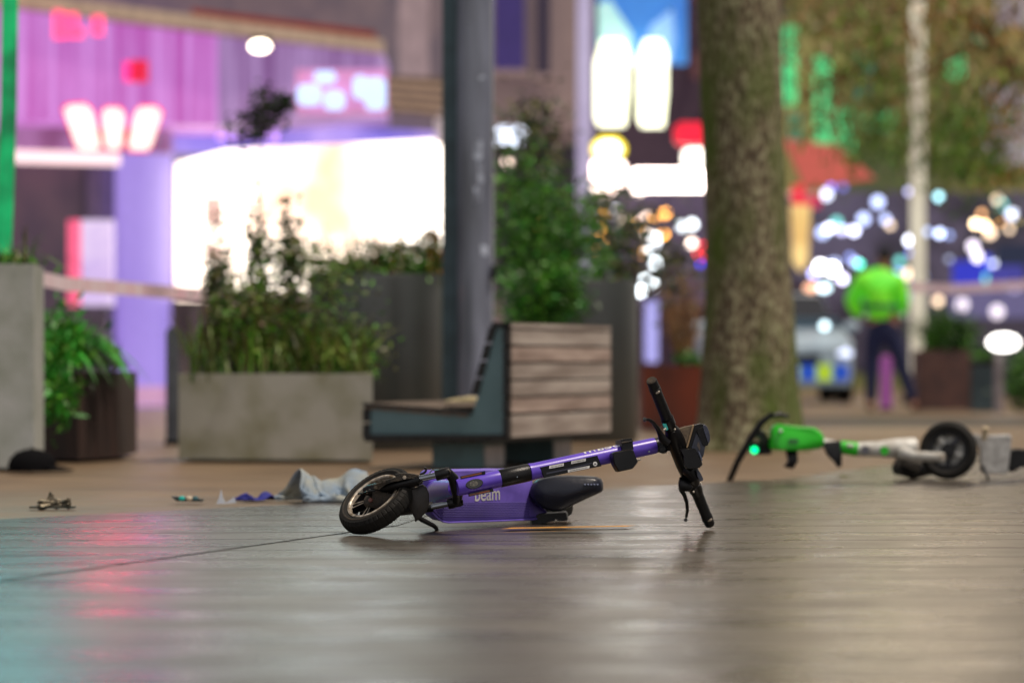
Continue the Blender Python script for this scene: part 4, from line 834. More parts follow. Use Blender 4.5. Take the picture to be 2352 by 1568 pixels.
# charge light window
def onstem(x, up, out): return sp(x)+SU*up+SF*out
def oval(x, up, rx, ry, n=24): return [onstem(x,up,.0)+SD*(math.cos(a)*rx)+SU*(math.sin(a)*ry) for a in [2*math.pi*k/n for k in range(n)]]
MB().pillow([p+SF*.0290 for p in oval(1084,.0005,.0275,.0145)], -SF*.006, .10).build('light_window', mat('smoked_lens', (12,12,14), .12, col2=(24,23,22), scale=90, spec=.3, coat=1), sc)
MB().pillow([p+SF*.0302 for p in oval(1082,.001,.014,.0085)], -SF*.003, .10).build('clear_lens', mat('clear_lens', (120,116,105), .1, col2=(50,50,48), scale=140), sc)
for (x,u_,o_,nm) in [(1086,.0275,.010,'t'),(1095,-.0300,.012,'b')]:
    MB().box(onstem(x,u_,o_), .036, .005, .0042, (SD,SF,SU)).build('side_reflector', mat('dark_reflector', (44,40,44), .3, col2=(60,36,24), scale=50), sc)
    MB().box(onstem(x,u_,o_)+SF*.0055, .035, .0006, .0012, (SD,SF,SU)).build('reflector_edge', mat('orange_edge', (150,74,30), .4), sc)
    MB().box(onstem(x+25,u_,o_), .005, .0075, .0045, (SD,SF,SU)).build('reflector_clip', black, sc)
# label panel
def lp_(x, y, o): # point on plane in front of stem through crop-2 coordinates
    X2, Y2 = 1222+x*.2758, 827.2+y*.2758; return ray(X2, Y2, S0+SF*o, SF)
MB().pillow([lp_(65,890,.0262),(lp_(300,841,.0262)),lp_(545,791,.0262),lp_(580,880,.0262),lp_(340,928,.0262),lp_(100,978,.0262)], -SF*.006, .02).build('label_plate', mat('gloss_black', (7,7,9), .22, spec=.25), sc)
MB().prism([lp_(120,935,.0268),lp_(330,892,.0268),lp_(500,850,.0268),lp_(500,858,.0268),lp_(330,905,.0268),lp_(120,948,.0268)], -SF*.0015).build('label_ridge', mat('ridge', (40,42,60), .25), sc)
def sticker(pts, n):
    o = MB().prism([lp_(x,y,.0276) for x,y in pts], -SF*.0012).build('sticker', white, sc)
    a_, b_, c_, d_ = [lp_(x,y,.0279) for x,y in pts]; b = MB()
    for k in range(n):
        t0, t1 = .08+.84*(k+.15)/n, .08+.84*(k+.15+.6*rnd.uniform(.5,1))/n; lo_, hi_ = .28, .75
        p = lambda t, s: (a_+(b_-a_)*t)*(1-s)+(d_+(c_-d_)*t)*s
        b.add([p(t0,lo_),p(t1,lo_),p(t1,hi_),p(t0,hi_)], [(0,1,2,3)])
    b.build('print', black, o)
sticker([(145,878),(265,855),(264,878),(143,901)], 16)
sticker([(328,838),(448,815),(447,838),(326,862)], 18)
sticker([(298,912),(480,876),(478,897),(300,933)], 22)
em_ = lp_(525,861,.0276)
MB().lathe(em_, SF, [(0,.001),(.0066,.001),(.0068,0)], 32).build('emblem', white, sc)
MB().prism([em_+SD*a_*.001+SU*b_*.001+SF*.0016 for a_,b_ in [(-4,-2),(4,-2),(2.5,.6),(.8,0),(-.5,2.4),(-1.6,2.2),(-1.4,-.4),(-3.5,-.4)]], -SF*.0004).build('emblem_mark', black, sc)
# lettering wrapped round the top of the stem, reading from the other side
v, f = textmesh('beam', .034, .0003)
x0, x1 = min(p.x for p in v), max(p.x for p in v); cen = sp(1383); Lw = .118
b = MB(); vs = []
for p in v:
    s_ = (p.x-(x0+x1)/2)/(x1-x0)*Lw; ang = R(74)-(-p.y)/.0258*1.0
    vs.append(cen-SD*s_+(SF*math.cos(ang)+SU*math.sin(ang))*.0262)
b.add(vs, f); b.build('lettering', white, sc)
# fork
ax0 = Wc+AW*.046; up0 = P(962,1103,11.585)
MB().tube([ax0-(up0-ax0)*.10, ax0, ax0+(up0-ax0)*.3, ax0+(up0-ax0)*.7, up0], [.012,.017,.0185,.0175,.0165], 28).build('fork_arm', black, sc, True)
lo0 = P(994,1163,11.70); ax1 = Wc-AW*.046
MB().tube([ax1-(lo0-ax1)*.06, ax1, ax1+(lo0-ax1)*.6, lo0], [.012,.016,.017,.0155], 24).build('fork_arm', black, sc, True)
MB().tube([up0-(up0-ax0).normalized()*.004, P(966,1099,11.585)], [.0145,.0145], 24).build('fork_seal', black, sc, True)
MB().tube([P(962,1099.5,11.59),P(1004,1090.5,11.59)], .0098, 24).build('fork_tube', chrome, sc, True)
MB().tube([P(990,1164,11.69),P(1032,1155.5,11.69)], .0092, 24).build('fork_tube', chrome, sc, True)
MB().tube([P(1000,1092,11.59),P(1002,1091.5,11.59),P(1029,1084.5,11.59),P(1033,1084,11.59)], [.0145,.0165,.0165,.0145], 28).build('crown_clamp', black, sc, True)
MB().tube([P(1028,1157.5,11.68),P(1030,1157,11.68),P(1058,1150,11.68),P(1062,1149,11.68)], [.014,.0160,.0160,.014], 28).build('crown_clamp', black, sc, True)
MB().tube([P(1028,1084,11.61),P(1041,1098,11.625),P(1047,1119,11.64),P(1051,1136,11.655),P(1050,1152,11.67)], [.014,.0165,.0175,.0165,.014], 28).build('fork_crown', black, sc, True)
for (x,y,d) in [(1030.5,1084,11.575),(1059,1151,11.665)]: MB().lathe(P(x,y,d), SD-SF*.3, [(0,.0045),(.0055,.0045),(.0065,.0)], 20).build('bolt', dirt, sc, True)
back = Vector((0,1,0))
def c9p(pts, d): return [c9(x,y,d) for x,y in pts]
# mudguard
MB().pillow(c9p([(1085,880),(1105,725),(1230,690),(1330,640),(1395,690),(1432,790),(1432,950),(1390,1070),(1300,1165),(1222,1225),(1205,1160),(1150,1040),(1100,950)],11.60), back*.02, .10, .4).build('mudguard', mat('worn_black_plastic', (27,26,27), .55, col2=(42,36,32), scale=14, bump=.2), sc, True, 60)
MB().pillow(c9p([(585,655),(640,625),(760,585),(960,522),(915,485),(1060,468),(1200,485),(1275,500),(1270,545),(1120,560),(1000,585),(860,610),(760,650),(650,735),(590,715)],11.575), back*.03, .05, .3).build('mudguard_bracket', dirt, sc, True, 60)
for (x,y) in [(612,700),(735,605),(1055,540)]: MB().lathe(c9(x,y,11.573), (0,-1,0), [(0,.003),(.0028,.003),(.0034,.001),(.0052,.001),(.006,-.002)], 20).build('screw', steelg if x>1000 else dirt, sc, True)
MB().pillow(c9p([(565,760),(640,740),(900,800),(905,880),(800,1000),(640,1020),(520,1000),(490,940),(560,880)],11.60), back*.02, .15, .4).build('brake_cover', dirt, sc, True, 60)
MB().lathe(c9(535,885,11.59), (-.2,-1,.2), [(0,.004),(.005,.004),(.007,0)], 20).build('axle_nut', mat('rusty_nut', (110,60,50), .5), sc, True)
for (x,y) in [(480,765),(430,775),(520,735),(400,790)]: MB().sphere(c9(x,y,11.60), .0042).build('brake_fitting', steelg if x==480 else black, sc, True)
MB().tube([c9(345,790,11.61),c9(430,775,11.60),c9(520,750,11.59),c9(600,745,11.59)], .0025, 8).build('brake_cable', black, sc, True)
MB().tube([c9(1270,1150,11.85),c9(1330,1190,11.88),c9(1420,1235,11.92),c9(1500,1275,11.95),c9(1540,1310,11.96),Vector((c9(1552,1360,11.965).x,11.965,.005))], [.008,.008,.0075,.007,.0066,.0062], 14).build('kickstand', black, sc, True)
MB().tube([c9(1290,500,11.66),c9(1350,475,11.66),c9(1385,440,11.66),c9(1388,405,11.66),c9(1358,388,11.66)], [.004,.0038,.0035,.0035,.003], 10).build('cable_hook', black, sc, True)
MB().tube([c9(1430,480,11.72),c9(1470,435,11.72),c9(1530,418,11.72),c9(1600,425,11.72)], .0022, 10).build('cable_sheath', chrome, sc, True)
# deck
DA0 = P(1000,1198,11.97); DA1 = P(1258,1193,12.50); DA2 = P(1000,1078,11.93)
DD = (DA1-DA0).normalized(); DN = DD.cross(DA2-DA0).normalized()
if DN.y > 0: DN = -DN
DW = DN.cross(DD).normalized()
if DW.z < 0: DW = -DW
def dk(x, y, o=0): return ray(x, y, DA0+DN*o, DN)
out = [(986,1098),(989,1088),(996,1083),(1060,1080.5),(1140,1079),(1214,1080),(1224,1089),(1224,1150),(1240,1162),(1252,1172),(1257,1180),(1252,1186),(1238,1190),(1222,1192.6),(1120,1196.5),(1030,1199.5),(1016,1197),(1004,1189),(994,1178),(984,1160)]
MB().pillow([dk(*p) for p in out], -DN*.042, .012, .12).build('deck', deckp, sc, True, 50)
rim = [dk(p[0],p[1],.002) for p in out]; MB().tube([rim[i] for i in (8,9,10,11,12,13,14,15,16,17,18)], .0028, 8).build('deck_rim', deckp, sc, True)
MB().tube([dk(x,y,.001) for x,y in [(996,1174),(1008,1186),(1018,1192.5),(1030,1194.5),(1120,1191.6),(1222,1187.8),(1240,1185)]], .0011, 6).build('deck_groove', mat('groove_dark', (34,22,90), .7), sc, True)
b = MB()
for r_ in range(9):
    for k in range(64):
        x = 1003+k*3.42+(r_%2)*1.7; y = 1155.5+r_*3.85
        if x > 1216 or x < 1003+max(0,(r_-5))*3.2: continue
        b.lathe(dk(x,y-(x-1000)*.007), DN, [(0,.0018),(.0016,.0014),(.0026,0)], 6)
b.build('grip_studs', purpledk, sc)
b = MB()
for k in range(9):
    for r_ in range(2): b.lathe(dk(986+k*3.6+r_*1.6,1106+r_*3.5), DN, [(0,.0014),(.0018,0)], 6)
b.build('grip_studs', purpledk, sc)
v, f = textmesh('beam', .06, .0007)
x0, x1 = min(p.x for p in v), max(p.x for p in v); y0, y1 = min(p.y for p in v), max(p.y for p in v)
bl_, br_, tl_ = dk(1091,1151,.0012), dk(1148.5,1147.5,.0012), dk(1091,1119,.0012)
b = MB(); b.add([bl_+(br_-bl_)*((p.x-x0)/(x1-x0))+(tl_-bl_)*((p.y-y0)/(y1-y0)) for p in v], f); b.build('lettering', white, sc)
# neck from the deck to the head tube
MB().tube([dk(1012,1132,-.01),dk(1005,1132,.03),P(1012,1126,11.80),P(1046,1121,11.66)], [.040,.040,.034,.024], 28).build('neck', purple, sc, True)
# rear body with battery shell and mudguard
def c2p(pts, d): return [c2(x,y,d) for x,y in pts]
rb = c2p([(-30,1090),(-10,1040),(30,1000),(90,978),(180,966),(300,962),(450,966),(545,975),(580,990),(595,1020),(596,1080),(580,1100),(520,1128),(440,1164),(340,1212),(240,1262),(170,1265),(80,1232),(0,1180),(-25,1140)],12.36)
MB().pillow(rb, back*.13, .16, .35).build('rear_mudguard', mat('blue_black_shell', (24,28,42), .34, col2=(16,19,30), scale=10, bump=.08, spec=.4), sc, True, 70)
for k in range(5):
    MB().prism([c2(432+k*26,1030-(k%2)*3,12.353),c2(448+k*26,1026,12.353),c2(450+k*26,1036,12.353),c2(440+k*26,1040,12.353)], back*.02).build('shell_mark', mat('pale_mark', (150,160,190), .5), sc)
rw = P(1262,1150,12.62); rw.z = .095
MB().pillow(c1p_ if False else [c1(x,y,12.44) for x,y in [(1680,1300),(1760,1275),(1900,1268),(1990,1262),(2003,1275),(2008,1325),(1995,1335),(1925,1338),(1905,1320),(1890,1338),(1850,1345),(1810,1358),(1740,1368),(1690,1366)]], back*.16, .08, .2).build('rear_wheel_guard', black, sc, True, 40)
RA = DW.copy()
MB().lathe(P(1248,1160,12.72)+Vector((0,0,.0)), RA, [(.05,-.024),(.085,-.026),(.097,-.016),(.099,0),(.097,.016),(.085,.026),(.05,.024)], 64, True).build('rear_tyre', rubber, sc, True)
MB().lathe(P(1248,1160,12.72), RA, [(0,-.02),(.05,-.02),(.05,.02),(0,.02)], 32).build('rear_hub', dirt, sc, True)
# lock box strapped round the stem
def c2s(x,y,o): return ray(1222+x*.2758, 827.2+y*.2758, S0+SF*o, SF)
MB().pillow([c2s(x,y,.066) for x,y in [(672,775),(680,765),(830,742),(850,748),(885,840),(884,852),(850,895),(840,903),(735,925),(720,920),(690,870),(682,850)]], -SF*.042, .07, .25).build('lock_box', black, sc, True, 50)
MB().pillow([c2s(x,y,.052) for x,y in [(668,772),(700,757),(820,738),(845,742),(850,760),(700,790),(680,800)]], -SF*.03, .05, .3).build('box_lid', dirt, sc, True, 50)
MB().pillow([c2s(x,y,.034) for x,y in [(742,660),(760,655),(825,648),(838,655),(848,740),(752,750)]], -SF*.066, .05, .1).build('clamp_strap', black, sc, True, 50)
MB().tube([c2s(745,688,.038),c2s(838,672,.038)], .003, 8).build('strap_buckle', dirt, sc, True)
MB().lathe(c2s(893,825,.03), SD, [(0,.004),(.004,.004),(.005,-.012)], 16).build('bolt', steelg, sc, True)
MB().lathe(c2s(975,760,.0255), SF, [(0,.0012),(.0026,.0008),(.003,0)], 16).build('rivet', chrome, sc)
MB().lathe(c2(1086,742,11.76), (-.25,-1,.05), [(0,.010),(.007,.010),(.0085,.013),(.0118,.012),(.0125,0),(.0125,-.02)], 32).build('hinge_knob', black, sc, True)
# handlebar
H0 = P(1496,873,11.63); H1 = Vector((P(1630.5,1205,12.02).x,12.02,.020)); HD = (H1-H0).normalized()
def hb(t): return H0+(H1-H0)*t
HF = (Vector((0,-1,.1))-HD*Vector((0,-1,.1)).dot(HD)).normalized(); HX = HD.cross(HF)
MB().tube([hb(.0),hb(.006),hb(.05),hb(.052),hb(.075),hb(.077),hb(.25)], [.0145,.0165,.0168,.0182,.0182,.0170,.0178], 32).build('grip', rubber if False else mat('grip_rubber', (13,14,18), .42, bump=.3, bscale=250, spec=.3), sc, True)
MB().lathe(hb(0), -HD, [(0,.001),(.006,.001),(.0062,.0018),(.0115,.0018),(.0118,.0006),(.0150,.0006),(.0155,-.002)], 40).build('grip_end', dirt, sc, True)
MB().pillow([hb(.063)+HF*.0186+HX*-.003+HX*(math.cos(a)*.0075)+HD*(math.sin(a)*.0042) for a in [k*math.pi/8 for k in range(16)]], -HF*.003, .1).build('grip_badge', steelg, sc)
MB().tube([hb(.252),hb(.256),hb(.30),hb(.31),hb(.33)], [.0195,.0205,.0205,.018,.018], 32).build('throttle_collar', black, sc, True)
MB().tube([hb(.262)+(HF*.0155-HX*-.0145), hb(.298)+(HF*.0155-HX*-.0145)], [.0058,.0058], 12).build('turn_indicator', mat('teal_lens', (70,190,180), .3, em=(60,170,160), es=.25), sc, True)
MB().tube([hb(.325),hb(.35),hb(.40),hb(.47),hb(.56),hb(.66),hb(.70),hb(.715)], [.019,.0245,.0275,.0295,.0300,.0265,.0235,.019], 36).build('handlebar_body', black, sc, True)
MB().tube([hb(.71),hb(.715),hb(.755),hb(.78)], [.018,.0215,.0215,.018], 32).build('throttle_collar', black, sc, True)
MB().tube([hb(.775),hb(.78),hb(.935),hb(.938),hb(.962),hb(.965),hb(.995),hb(1)], [.0175,.0178,.0165,.0178,.0178,.0165,.0160,.0145], 32).build('grip', MATS['grip_rubber'], sc, True)
MB().pillow([hb(.950)+HF*.0178+HX*-.004+HX*(math.cos(a)*.008)+HD*(math.sin(a)*.0042) for a in [k*math.pi/8 for k in range(16)]], -HF*.003, .1).build('grip_badge', steelg, sc)
MB().lathe(hb(.34)-HX*0+HF*.014, HF, [(0,.006),(.008,.006),(.0095,0)], 20).build('bell_mount', black, sc, True)
# stem joint to body
MB().tube([sp(1518),P(1545,1016,11.80)], [.022,.026], 28).build('stem_joint', black, sc, True)
# brake levers
MB().tube([c2(1130,690,11.74),c2(1085,650,11.73),c2(1062,600,11.72),c2(1040,560,11.71),c2(1005,515,11.69),c2(975,495,11.68),c2(948,492,11.68)], [.012,.0125,.0085,.0068,.0055,.0048,.004], 18).build('brake_lever', black, sc, True)
MB().sphere(c2(940,494,11.675), .0066).build('lever_ball', chrome if False else mat('glossy_black', (22,22,26), .12, coat=1), sc, True)
MB().tube([c2(1250,985,11.86),c2(1238,1020,11.87),c2(1240,1075,11.88),c2(1268,1120,11.89),c2(1288,1180,11.90),c2(1294,1250,11.91),c2(1284,1305,11.92)], [.009,.0075,.0075,.0068,.0058,.0050,.004], 18).build('brake_lever', black, sc, True)
MB().sphere(c2(1280,1327,11.925), .0062).build('lever_ball', MATS['glossy_black'], sc, True)
MB().pillow([c2(x,y,11.84) for x,y in [(1228,990),(1300,1005),(1345,1060),(1310,1095),(1232,1085),(1222,1040)]], back*.03, .12).build('lever_clamp', black, sc, True, 60)
for (x,y,d) in [(1100,578,11.70),(1110,572,11.70),(1190,575,11.70),(1402,1022,11.86),(1345,1095,11.87)]: MB().sphere(c2(x,y,d), .0035).build('clamp_screw', steelg, sc, True)
# phone holder and display
def c10p(pts, d): return [c10(x,y,d) for x,y in pts]
MB().pillow(c10p([(800,1105),(900,1065),(1070,1030),(1060,1110),(965,1450),(930,1440),(880,1300)],11.79), back*.05, .04, .2).build('display_top', mat('dusty_tan', (118,102,82), .7, col2=(84,72,60), scale=50, bump=.2), sc)
MB().pillow(c10p([(1060,1030),(1090,1025),(1090,1045),(980,1430),(960,1455),(945,1445)],11.785), back*.05, .05, .2).build('display_bezel', mat('tan_edge', (165,138,104), .5), sc)
MB().pillow(c10p([(1088,1030),(1200,1005),(1280,1012),(1300,1080),(1240,1240),(1295,1430),(1262,1600),(1180,1700),(1040,1560),(985,1440)],11.80), back*.06, .04, .2).build('display_body', black, sc, True, 50)
MB().pillow(c10p([(1128,1170),(1180,1240),(1290,1430),(1270,1560),(1180,1700),(1050,1560),(1045,1430)],11.795), back*.02, .04, .2).build('display_face', mat('slate_face', (66,70,86), .35, col2=(54,58,72), scale=30), sc)
MB().prism(c10p([(1160,1345),(1180,1340),(1208,1450),(1195,1505),(1145,1400)],11.793), back*.003).build('sticker', mat('tan_sticker', (130,115,105), .6), sc)
MB().pillow(c10p([(1135,1130),(1175,1095),(1215,1075),(1245,1060),(1350,1385),(1335,1405),(1290,1420),(1250,1400)],11.785), back*.03, .05, .2).build('head_ring', black, sc, True, 50)
MB().pillow(c10p([(1245,1058),(1262,1025),(1290,1022),(1330,1060),(1362,1140),(1382,1230),(1384,1300),(1372,1350),(1350,1380)],11.78), back*.03, .07, .3).build('head_lens', mat('dark_lens', (46,52,78), .25, col2=(30,34,50), scale=60, bump=.2, coat=.6), sc, True, 50)
MB().pillow([c2(x,y,11.75) for x,y in [(1232,742),(1250,735),(1345,733),(1365,740),(1378,765),(1420,850),(1422,872),(1400,895),(1330,908),(1285,905),(1270,880),(1262,800)]], back*.06, .09, .3).build('headlight_box', MATS['glossy_black'] if False else black, sc, True, 50)
MB().prism([c2(x,y,11.749) for x,y in [(1385,755),(1395,760),(1420,830),(1414,838)]], back*.02).build('headlight_edge', mat('slate_face2', (110,120,150), .35), sc)
MB().pillow([c2(x,y,11.80) for x,y in [(1368,915),(1385,912),(1400,930),(1427,985),(1425,1000),(1400,1010),(1392,990),(1375,960)]], back*.03, .08).build('switch', mat('slate_face', (66,70,86)), sc, True, 50)
MB().tube([c2(1290,905,11.84),c2(1330,930,11.83),c2(1370,990,11.83)], [.02,.024,.018], 20).build('lower_mount', black, sc, True)

# ============================================================ GREEN AND WHITE SCOOTER
ls = thing('green_scooter', 'white and lime green electric scooter lying on its side behind, at the right', 'scooter', (P(2000,0,17).x,17.1,0))
lime = mat('lime_paint', (40,190,30), .3, col2=(36,175,28), scale=10); wht = mat('white_frame_paint', (205,205,200), .4, col2=(170,165,155), scale=20)
MB().pillow([c3(x,y,17.0) for x,y in [(535,300),(560,262),(600,250),(700,264),(860,278),(905,310),(930,350),(922,400),(895,432),(760,445),(600,442),(545,435),(530,410)]], back*.14, .12, .35).build('battery_case', lime, ls, True, 60)
MB().pillow([c3(x,y,16.995) for x,y in [(665,360),(735,358),(738,382),(668,384)]], back*.01, .1).build('badge', mat('grey_badge', (60,110,70), .4), ls)
MB().sphere(c3(608,300,16.995), .009).build('lens', mat('white_print2', (210,225,210), .4), ls, True)
MB().tube([c3(232,680,17.05),c3(300,520,17.02),c3(380,380,17.0),c3(470,240,16.98),c3(555,175,16.98)], [.014,.015,.017,.015,.012], 16).build('handlebar', black, ls, True)
MB().tube([c3(540,200,17.0),c3(600,180,17.02),c3(665,200,17.02)], [.01,.012,.009], 12).build('brake_lever', black, ls, True)
MB().tube([c3(420,300,17.0),c3(470,330,17.03),c3(500,380,17.05)], [.018,.022,.02], 16).build('bar_clamp', mat('dark_metal', (60,60,64), .4, .5), ls, True)
MB().pillow([c3(x,y,17.06) for x,y in [(380,380),(540,370),(545,470),(430,475),(385,450)]], back*.06, .1).build('display_housing', black, ls, True, 60)
MB().sphere(c3(420,437,17.02), .0165).build('status_light', glow('green_light', (0,255,150), 2.2), ls, True)
MB().pillow([c3(x,y,17.05) for x,y in [(645,440),(730,440),(735,520),(700,575),(630,560),(660,520)]], back*.05, .1).build('bracket', black, ls, True, 60)
MB().pillow([c3(x,y,17.05) for x,y in [(905,380),(1040,370),(1050,470),(1050,555),(1020,565),(990,520),(940,470)]], back*.06, .1).build('lock_bracket', black, ls, True, 60)
MB().tube([c3(900,385,17.08),c3(1040,410,17.1)], .022, 20).build('stem', wht, ls, True)
MB().tube([c3(1035,415,17.1),c3(1160,432,17.1)], [.030,.032], 20).build('stem_band', lime, ls, True)
MB().tube([c3(1085,402,17.068),c3(1130,408,17.068)], [.009,.009], 10).build('band_print', wht, ls, True)
MB().tube([c3(1160,432,17.1),c3(1300,430,17.1),c3(1450,425,17.1),c3(1570,420,17.12)], [.032,.034,.046,.046], 24).build('lower_stem', wht, ls, True)
MB().lathe(c3(1215,437,17.065), (0,-1,0), [(0,.012),(.018,.012),(.02,0)], 24).build('lock_disc', mat('grey_disc', (110,110,120), .4), ls, True)
MB().prism([c3(x,y,17.055) for x,y in [(1325,415),(1375,410),(1385,455),(1350,478),(1325,455)]], back*.01).build('logo_patch', lime, ls)
MB().tube([c3(1480,455,17.05),c3(1560,478,17.0),c3(1780,488,16.97)], [.030,.022,.020], 20).build('fork_arm', wht, ls, True)
MB().lathe(c3(1770,490,16.95), (0,-1,0), [(0,.006),(.012,.006),(.014,0)], 20).build('axle_cap', steelg, ls, True)
wc = c3(1812,452,17.08); wc.z = .1355
wax = Vector((-.30,-1,.12)).normalized()
lw = bpy.data.objects.new('front_wheel', None); S.collection.objects.link(lw); lw.parent = ls; lw.location = wc-ls.location
MB().lathe(wc, wax, [(.088,-.022),(.108,-.030),(.127,-.018),(.130,0),(.127,.018),(.108,.030),(.088,.022)], 96, True).build('tyre', rubber, lw, True)
MB().lathe(wc, wax, [(.070,.016),(.088,.020),(.089,-.02),(.070,-.016)], 64, True).build('rim', black, lw, True)
MB().lathe(wc, wax, [(0,.03),(.03,.03),(.034,.0),(.03,-.03),(0,-.03)], 32).build('hub', black, lw, True)
u1 = wax.cross(Z).normalized(); u2 = wax.cross(u1)
for k in range(5):
    a = 2*math.pi*k/5+.3; d_ = u1*math.cos(a)+u2*math.sin(a)
    MB().box(wc+d_*.055+wax*.0, .024, .012, .008, (d_, wax.cross(d_), wax)).build('spoke', mat('dark_metal',(60,60,64)) if k%2 else wht, lw)
MB().lathe(wc-wax*.022, wax, [(0,0),(.08,0),(.08,-.003),(0,-.003)], 40).build('brake_disc', wht, lw)
MB().tube([c3(1440,560,17.2),c3(1560,580,17.25),c3(1700,560,17.3)], [.034,.042,.034], 20).build('deck_nose', black, ls, True)
MB().tube([c3(1450,500,17.2),c3(1600,530,17.22)], [.036,.04], 20).build('neck', mat('grey_metal', (130,126,120), .5, .2), ls, True)
MB().pillow([c3(x,y,17.2) for x,y in [(1985,320),(2060,335),(2250,325),(2268,345),(2240,600),(2225,612),(2075,608),(2050,590),(2040,420)]], back*.08, .05, .2).build('deck', mat('white_deck', (190,190,188), .6, col2=(150,148,146), scale=30, bump=.3), ls, True, 50)
MB().tube([c3(2065,360,17.15),c3(2078,275,17.13)], [.012,.014], 12).build('reflector', mat('pale_reflector', (215,195,160), .4), ls, True)
MB().tube([c3(2058,560,17.15),Vector((c3(2068,655,17.15).x,17.0,.008))], [.008,.006], 10).build('kickstand', black, ls, True)
MB().pillow([c3(x,y,17.25) for x,y in [(2235,440),(2300,425),(2500,440),(2520,540),(2330,565),(2270,600),(2240,580)]], back*.1, .1, .3).build('rear_mudguard', black, ls, True, 60)
rw2 = c3(2560,500,17.4); rw2.z = .11
MB().lathe(rw2, (0,-1,.1), [(.06,-.022),(.10,-.026),(.108,0),(.10,.026),(.06,.022)], 48, True).build('rear_tyre', rubber, ls, True)
lf = thing('dead_leaf', 'small dead leaf on the pavement under the green scooter', 'leaf', G(1940,1101))
q = G(1940,1100); MB().prism([q+Vector((-.03,0,.006)),q+Vector((-.01,.02,.02)),q+Vector((.03,.01,.012)),q+Vector((.012,-.02,.008))], Vector((0,0,.002))).build('blade', gO, lf)
MB().tube([q+Vector((.03,.01,.012)),q+Vector((.045,.012,.008))], .001, 5).build('stalk', gBr, lf)

# ============================================================ POLICE CAR
CD = 49.0; sc_ = FP/CD
car = thing('police_car', 'white police car with blue and yellow checks parked behind the tree trunk', 'car', (P(1800,0,CD).x, CD+2, 0))
x0, x1 = P(1630,0,CD).x, P(1968,0,CD).x; xm = (x0+x1)/2; W = (x1-x0)/2
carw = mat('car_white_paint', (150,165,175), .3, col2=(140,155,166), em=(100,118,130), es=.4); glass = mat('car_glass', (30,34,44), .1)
def sect(w, z0, z1, y): return [(xm-w,y,z0+.15),(xm-w*.96,y,z0),(xm+w*.96,y,z0),(xm+w,y,z0+.15),(xm+w*1.0,y,z1-.12),(xm+w*.9,y,z1),(xm-w*.9,y,z1),(xm-w,y,z1-.12)]
def loft(secs):
    b = MB(); n = len(secs[0]); vs = [p for s_ in secs for p in s_]
    fs = [(i*n+k, i*n+(k+1)%n, (i+1)*n+(k+1)%n, (i+1)*n+k) for i in range(len(secs)-1) for k in range(n)]
    fs += [tuple(range(n)), tuple((len(secs)-1)*n+k for k in range(n))]; return b.add(vs, fs)
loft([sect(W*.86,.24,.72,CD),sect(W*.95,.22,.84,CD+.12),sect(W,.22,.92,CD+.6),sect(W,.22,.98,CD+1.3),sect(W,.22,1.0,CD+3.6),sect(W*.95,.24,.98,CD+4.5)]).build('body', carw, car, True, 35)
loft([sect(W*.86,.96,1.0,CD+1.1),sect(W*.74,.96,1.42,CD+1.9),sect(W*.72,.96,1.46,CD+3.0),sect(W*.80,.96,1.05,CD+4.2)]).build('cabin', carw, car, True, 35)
MB().prism([(xm-W*.80,CD+1.16,1.02),(xm+W*.80,CD+1.16,1.02),(xm+W*.66,CD+1.86,1.38),(xm-W*.66,CD+1.86,1.38)], Vector((0,-.03,.03))).build('windscreen', glass, car)
MB().cube(xm-W*.5,CD-.02,.48,xm+W*.5,CD+.05,.62).build('grille', black, car)
for k in range(8):
    xx = xm-W*.9+W*1.8*k/8
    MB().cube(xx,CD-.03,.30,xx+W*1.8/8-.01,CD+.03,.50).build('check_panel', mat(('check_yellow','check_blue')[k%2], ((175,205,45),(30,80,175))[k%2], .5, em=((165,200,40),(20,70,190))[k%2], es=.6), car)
for s_ in (-1,1):
    MB().sphere((xm+s_*W*.82,CD+.04,.64), .09, 1.3, .6, .7).build('headlight', glow('car_light', (215,225,255), 1.6), car, True)
    wl = bpy.data.objects.new('wheel', None); S.collection.objects.link(wl); wl.parent = car; wl.location = Vector((xm+s_*W*.9,CD+.85,.31))-car.location
    MB().lathe((xm+s_*W*.9,CD+.85,.31),(1,0,0),[(.19,-.1),(.30,-.1),(.31,0),(.30,.1),(.19,.1)],32,True).build('tyre', rubber, wl, True)
    MB().lathe((xm+s_*W*.9,CD+.85,.31),(1,0,0),[(0,-.09),(.19,-.09),(.19,.09),(0,.09)],24).build('rim', steelg, wl)
    wl2 = copy_tree(wl, car); wl2.location.y += 2.7
    MB().sphere((xm+s_*W*1.05,CD+1.3,1.0), .09, 1.2, .7, .8).build('door_mirror', carw, car, True)
MB().cube(xm-W*.55,CD+2.2,1.48,xm+W*.55,CD+2.5,1.56).build('light_bar', mat('bar_dark', (60,30,40), .3), car)
for i,(px,c,s_) in enumerate([(1862,(255,190,150),2.0),(1893,(215,245,255),4.0)]):
    MB().sphere((P(px,0,CD+2.15).x,CD+2.15,1.52), .07, 1.2,1,.8).build('bar_lamp', glow('bar_%d'%i, c, s_), car, True)
MB().sphere(P(1893,748,CD-.02)+Vector((0,-.05,0)), .05).build('bonnet_glint', glow('bar_1', (215,245,255), 4.0), car, True)  # highlight on the bonnet made as a glowing ball

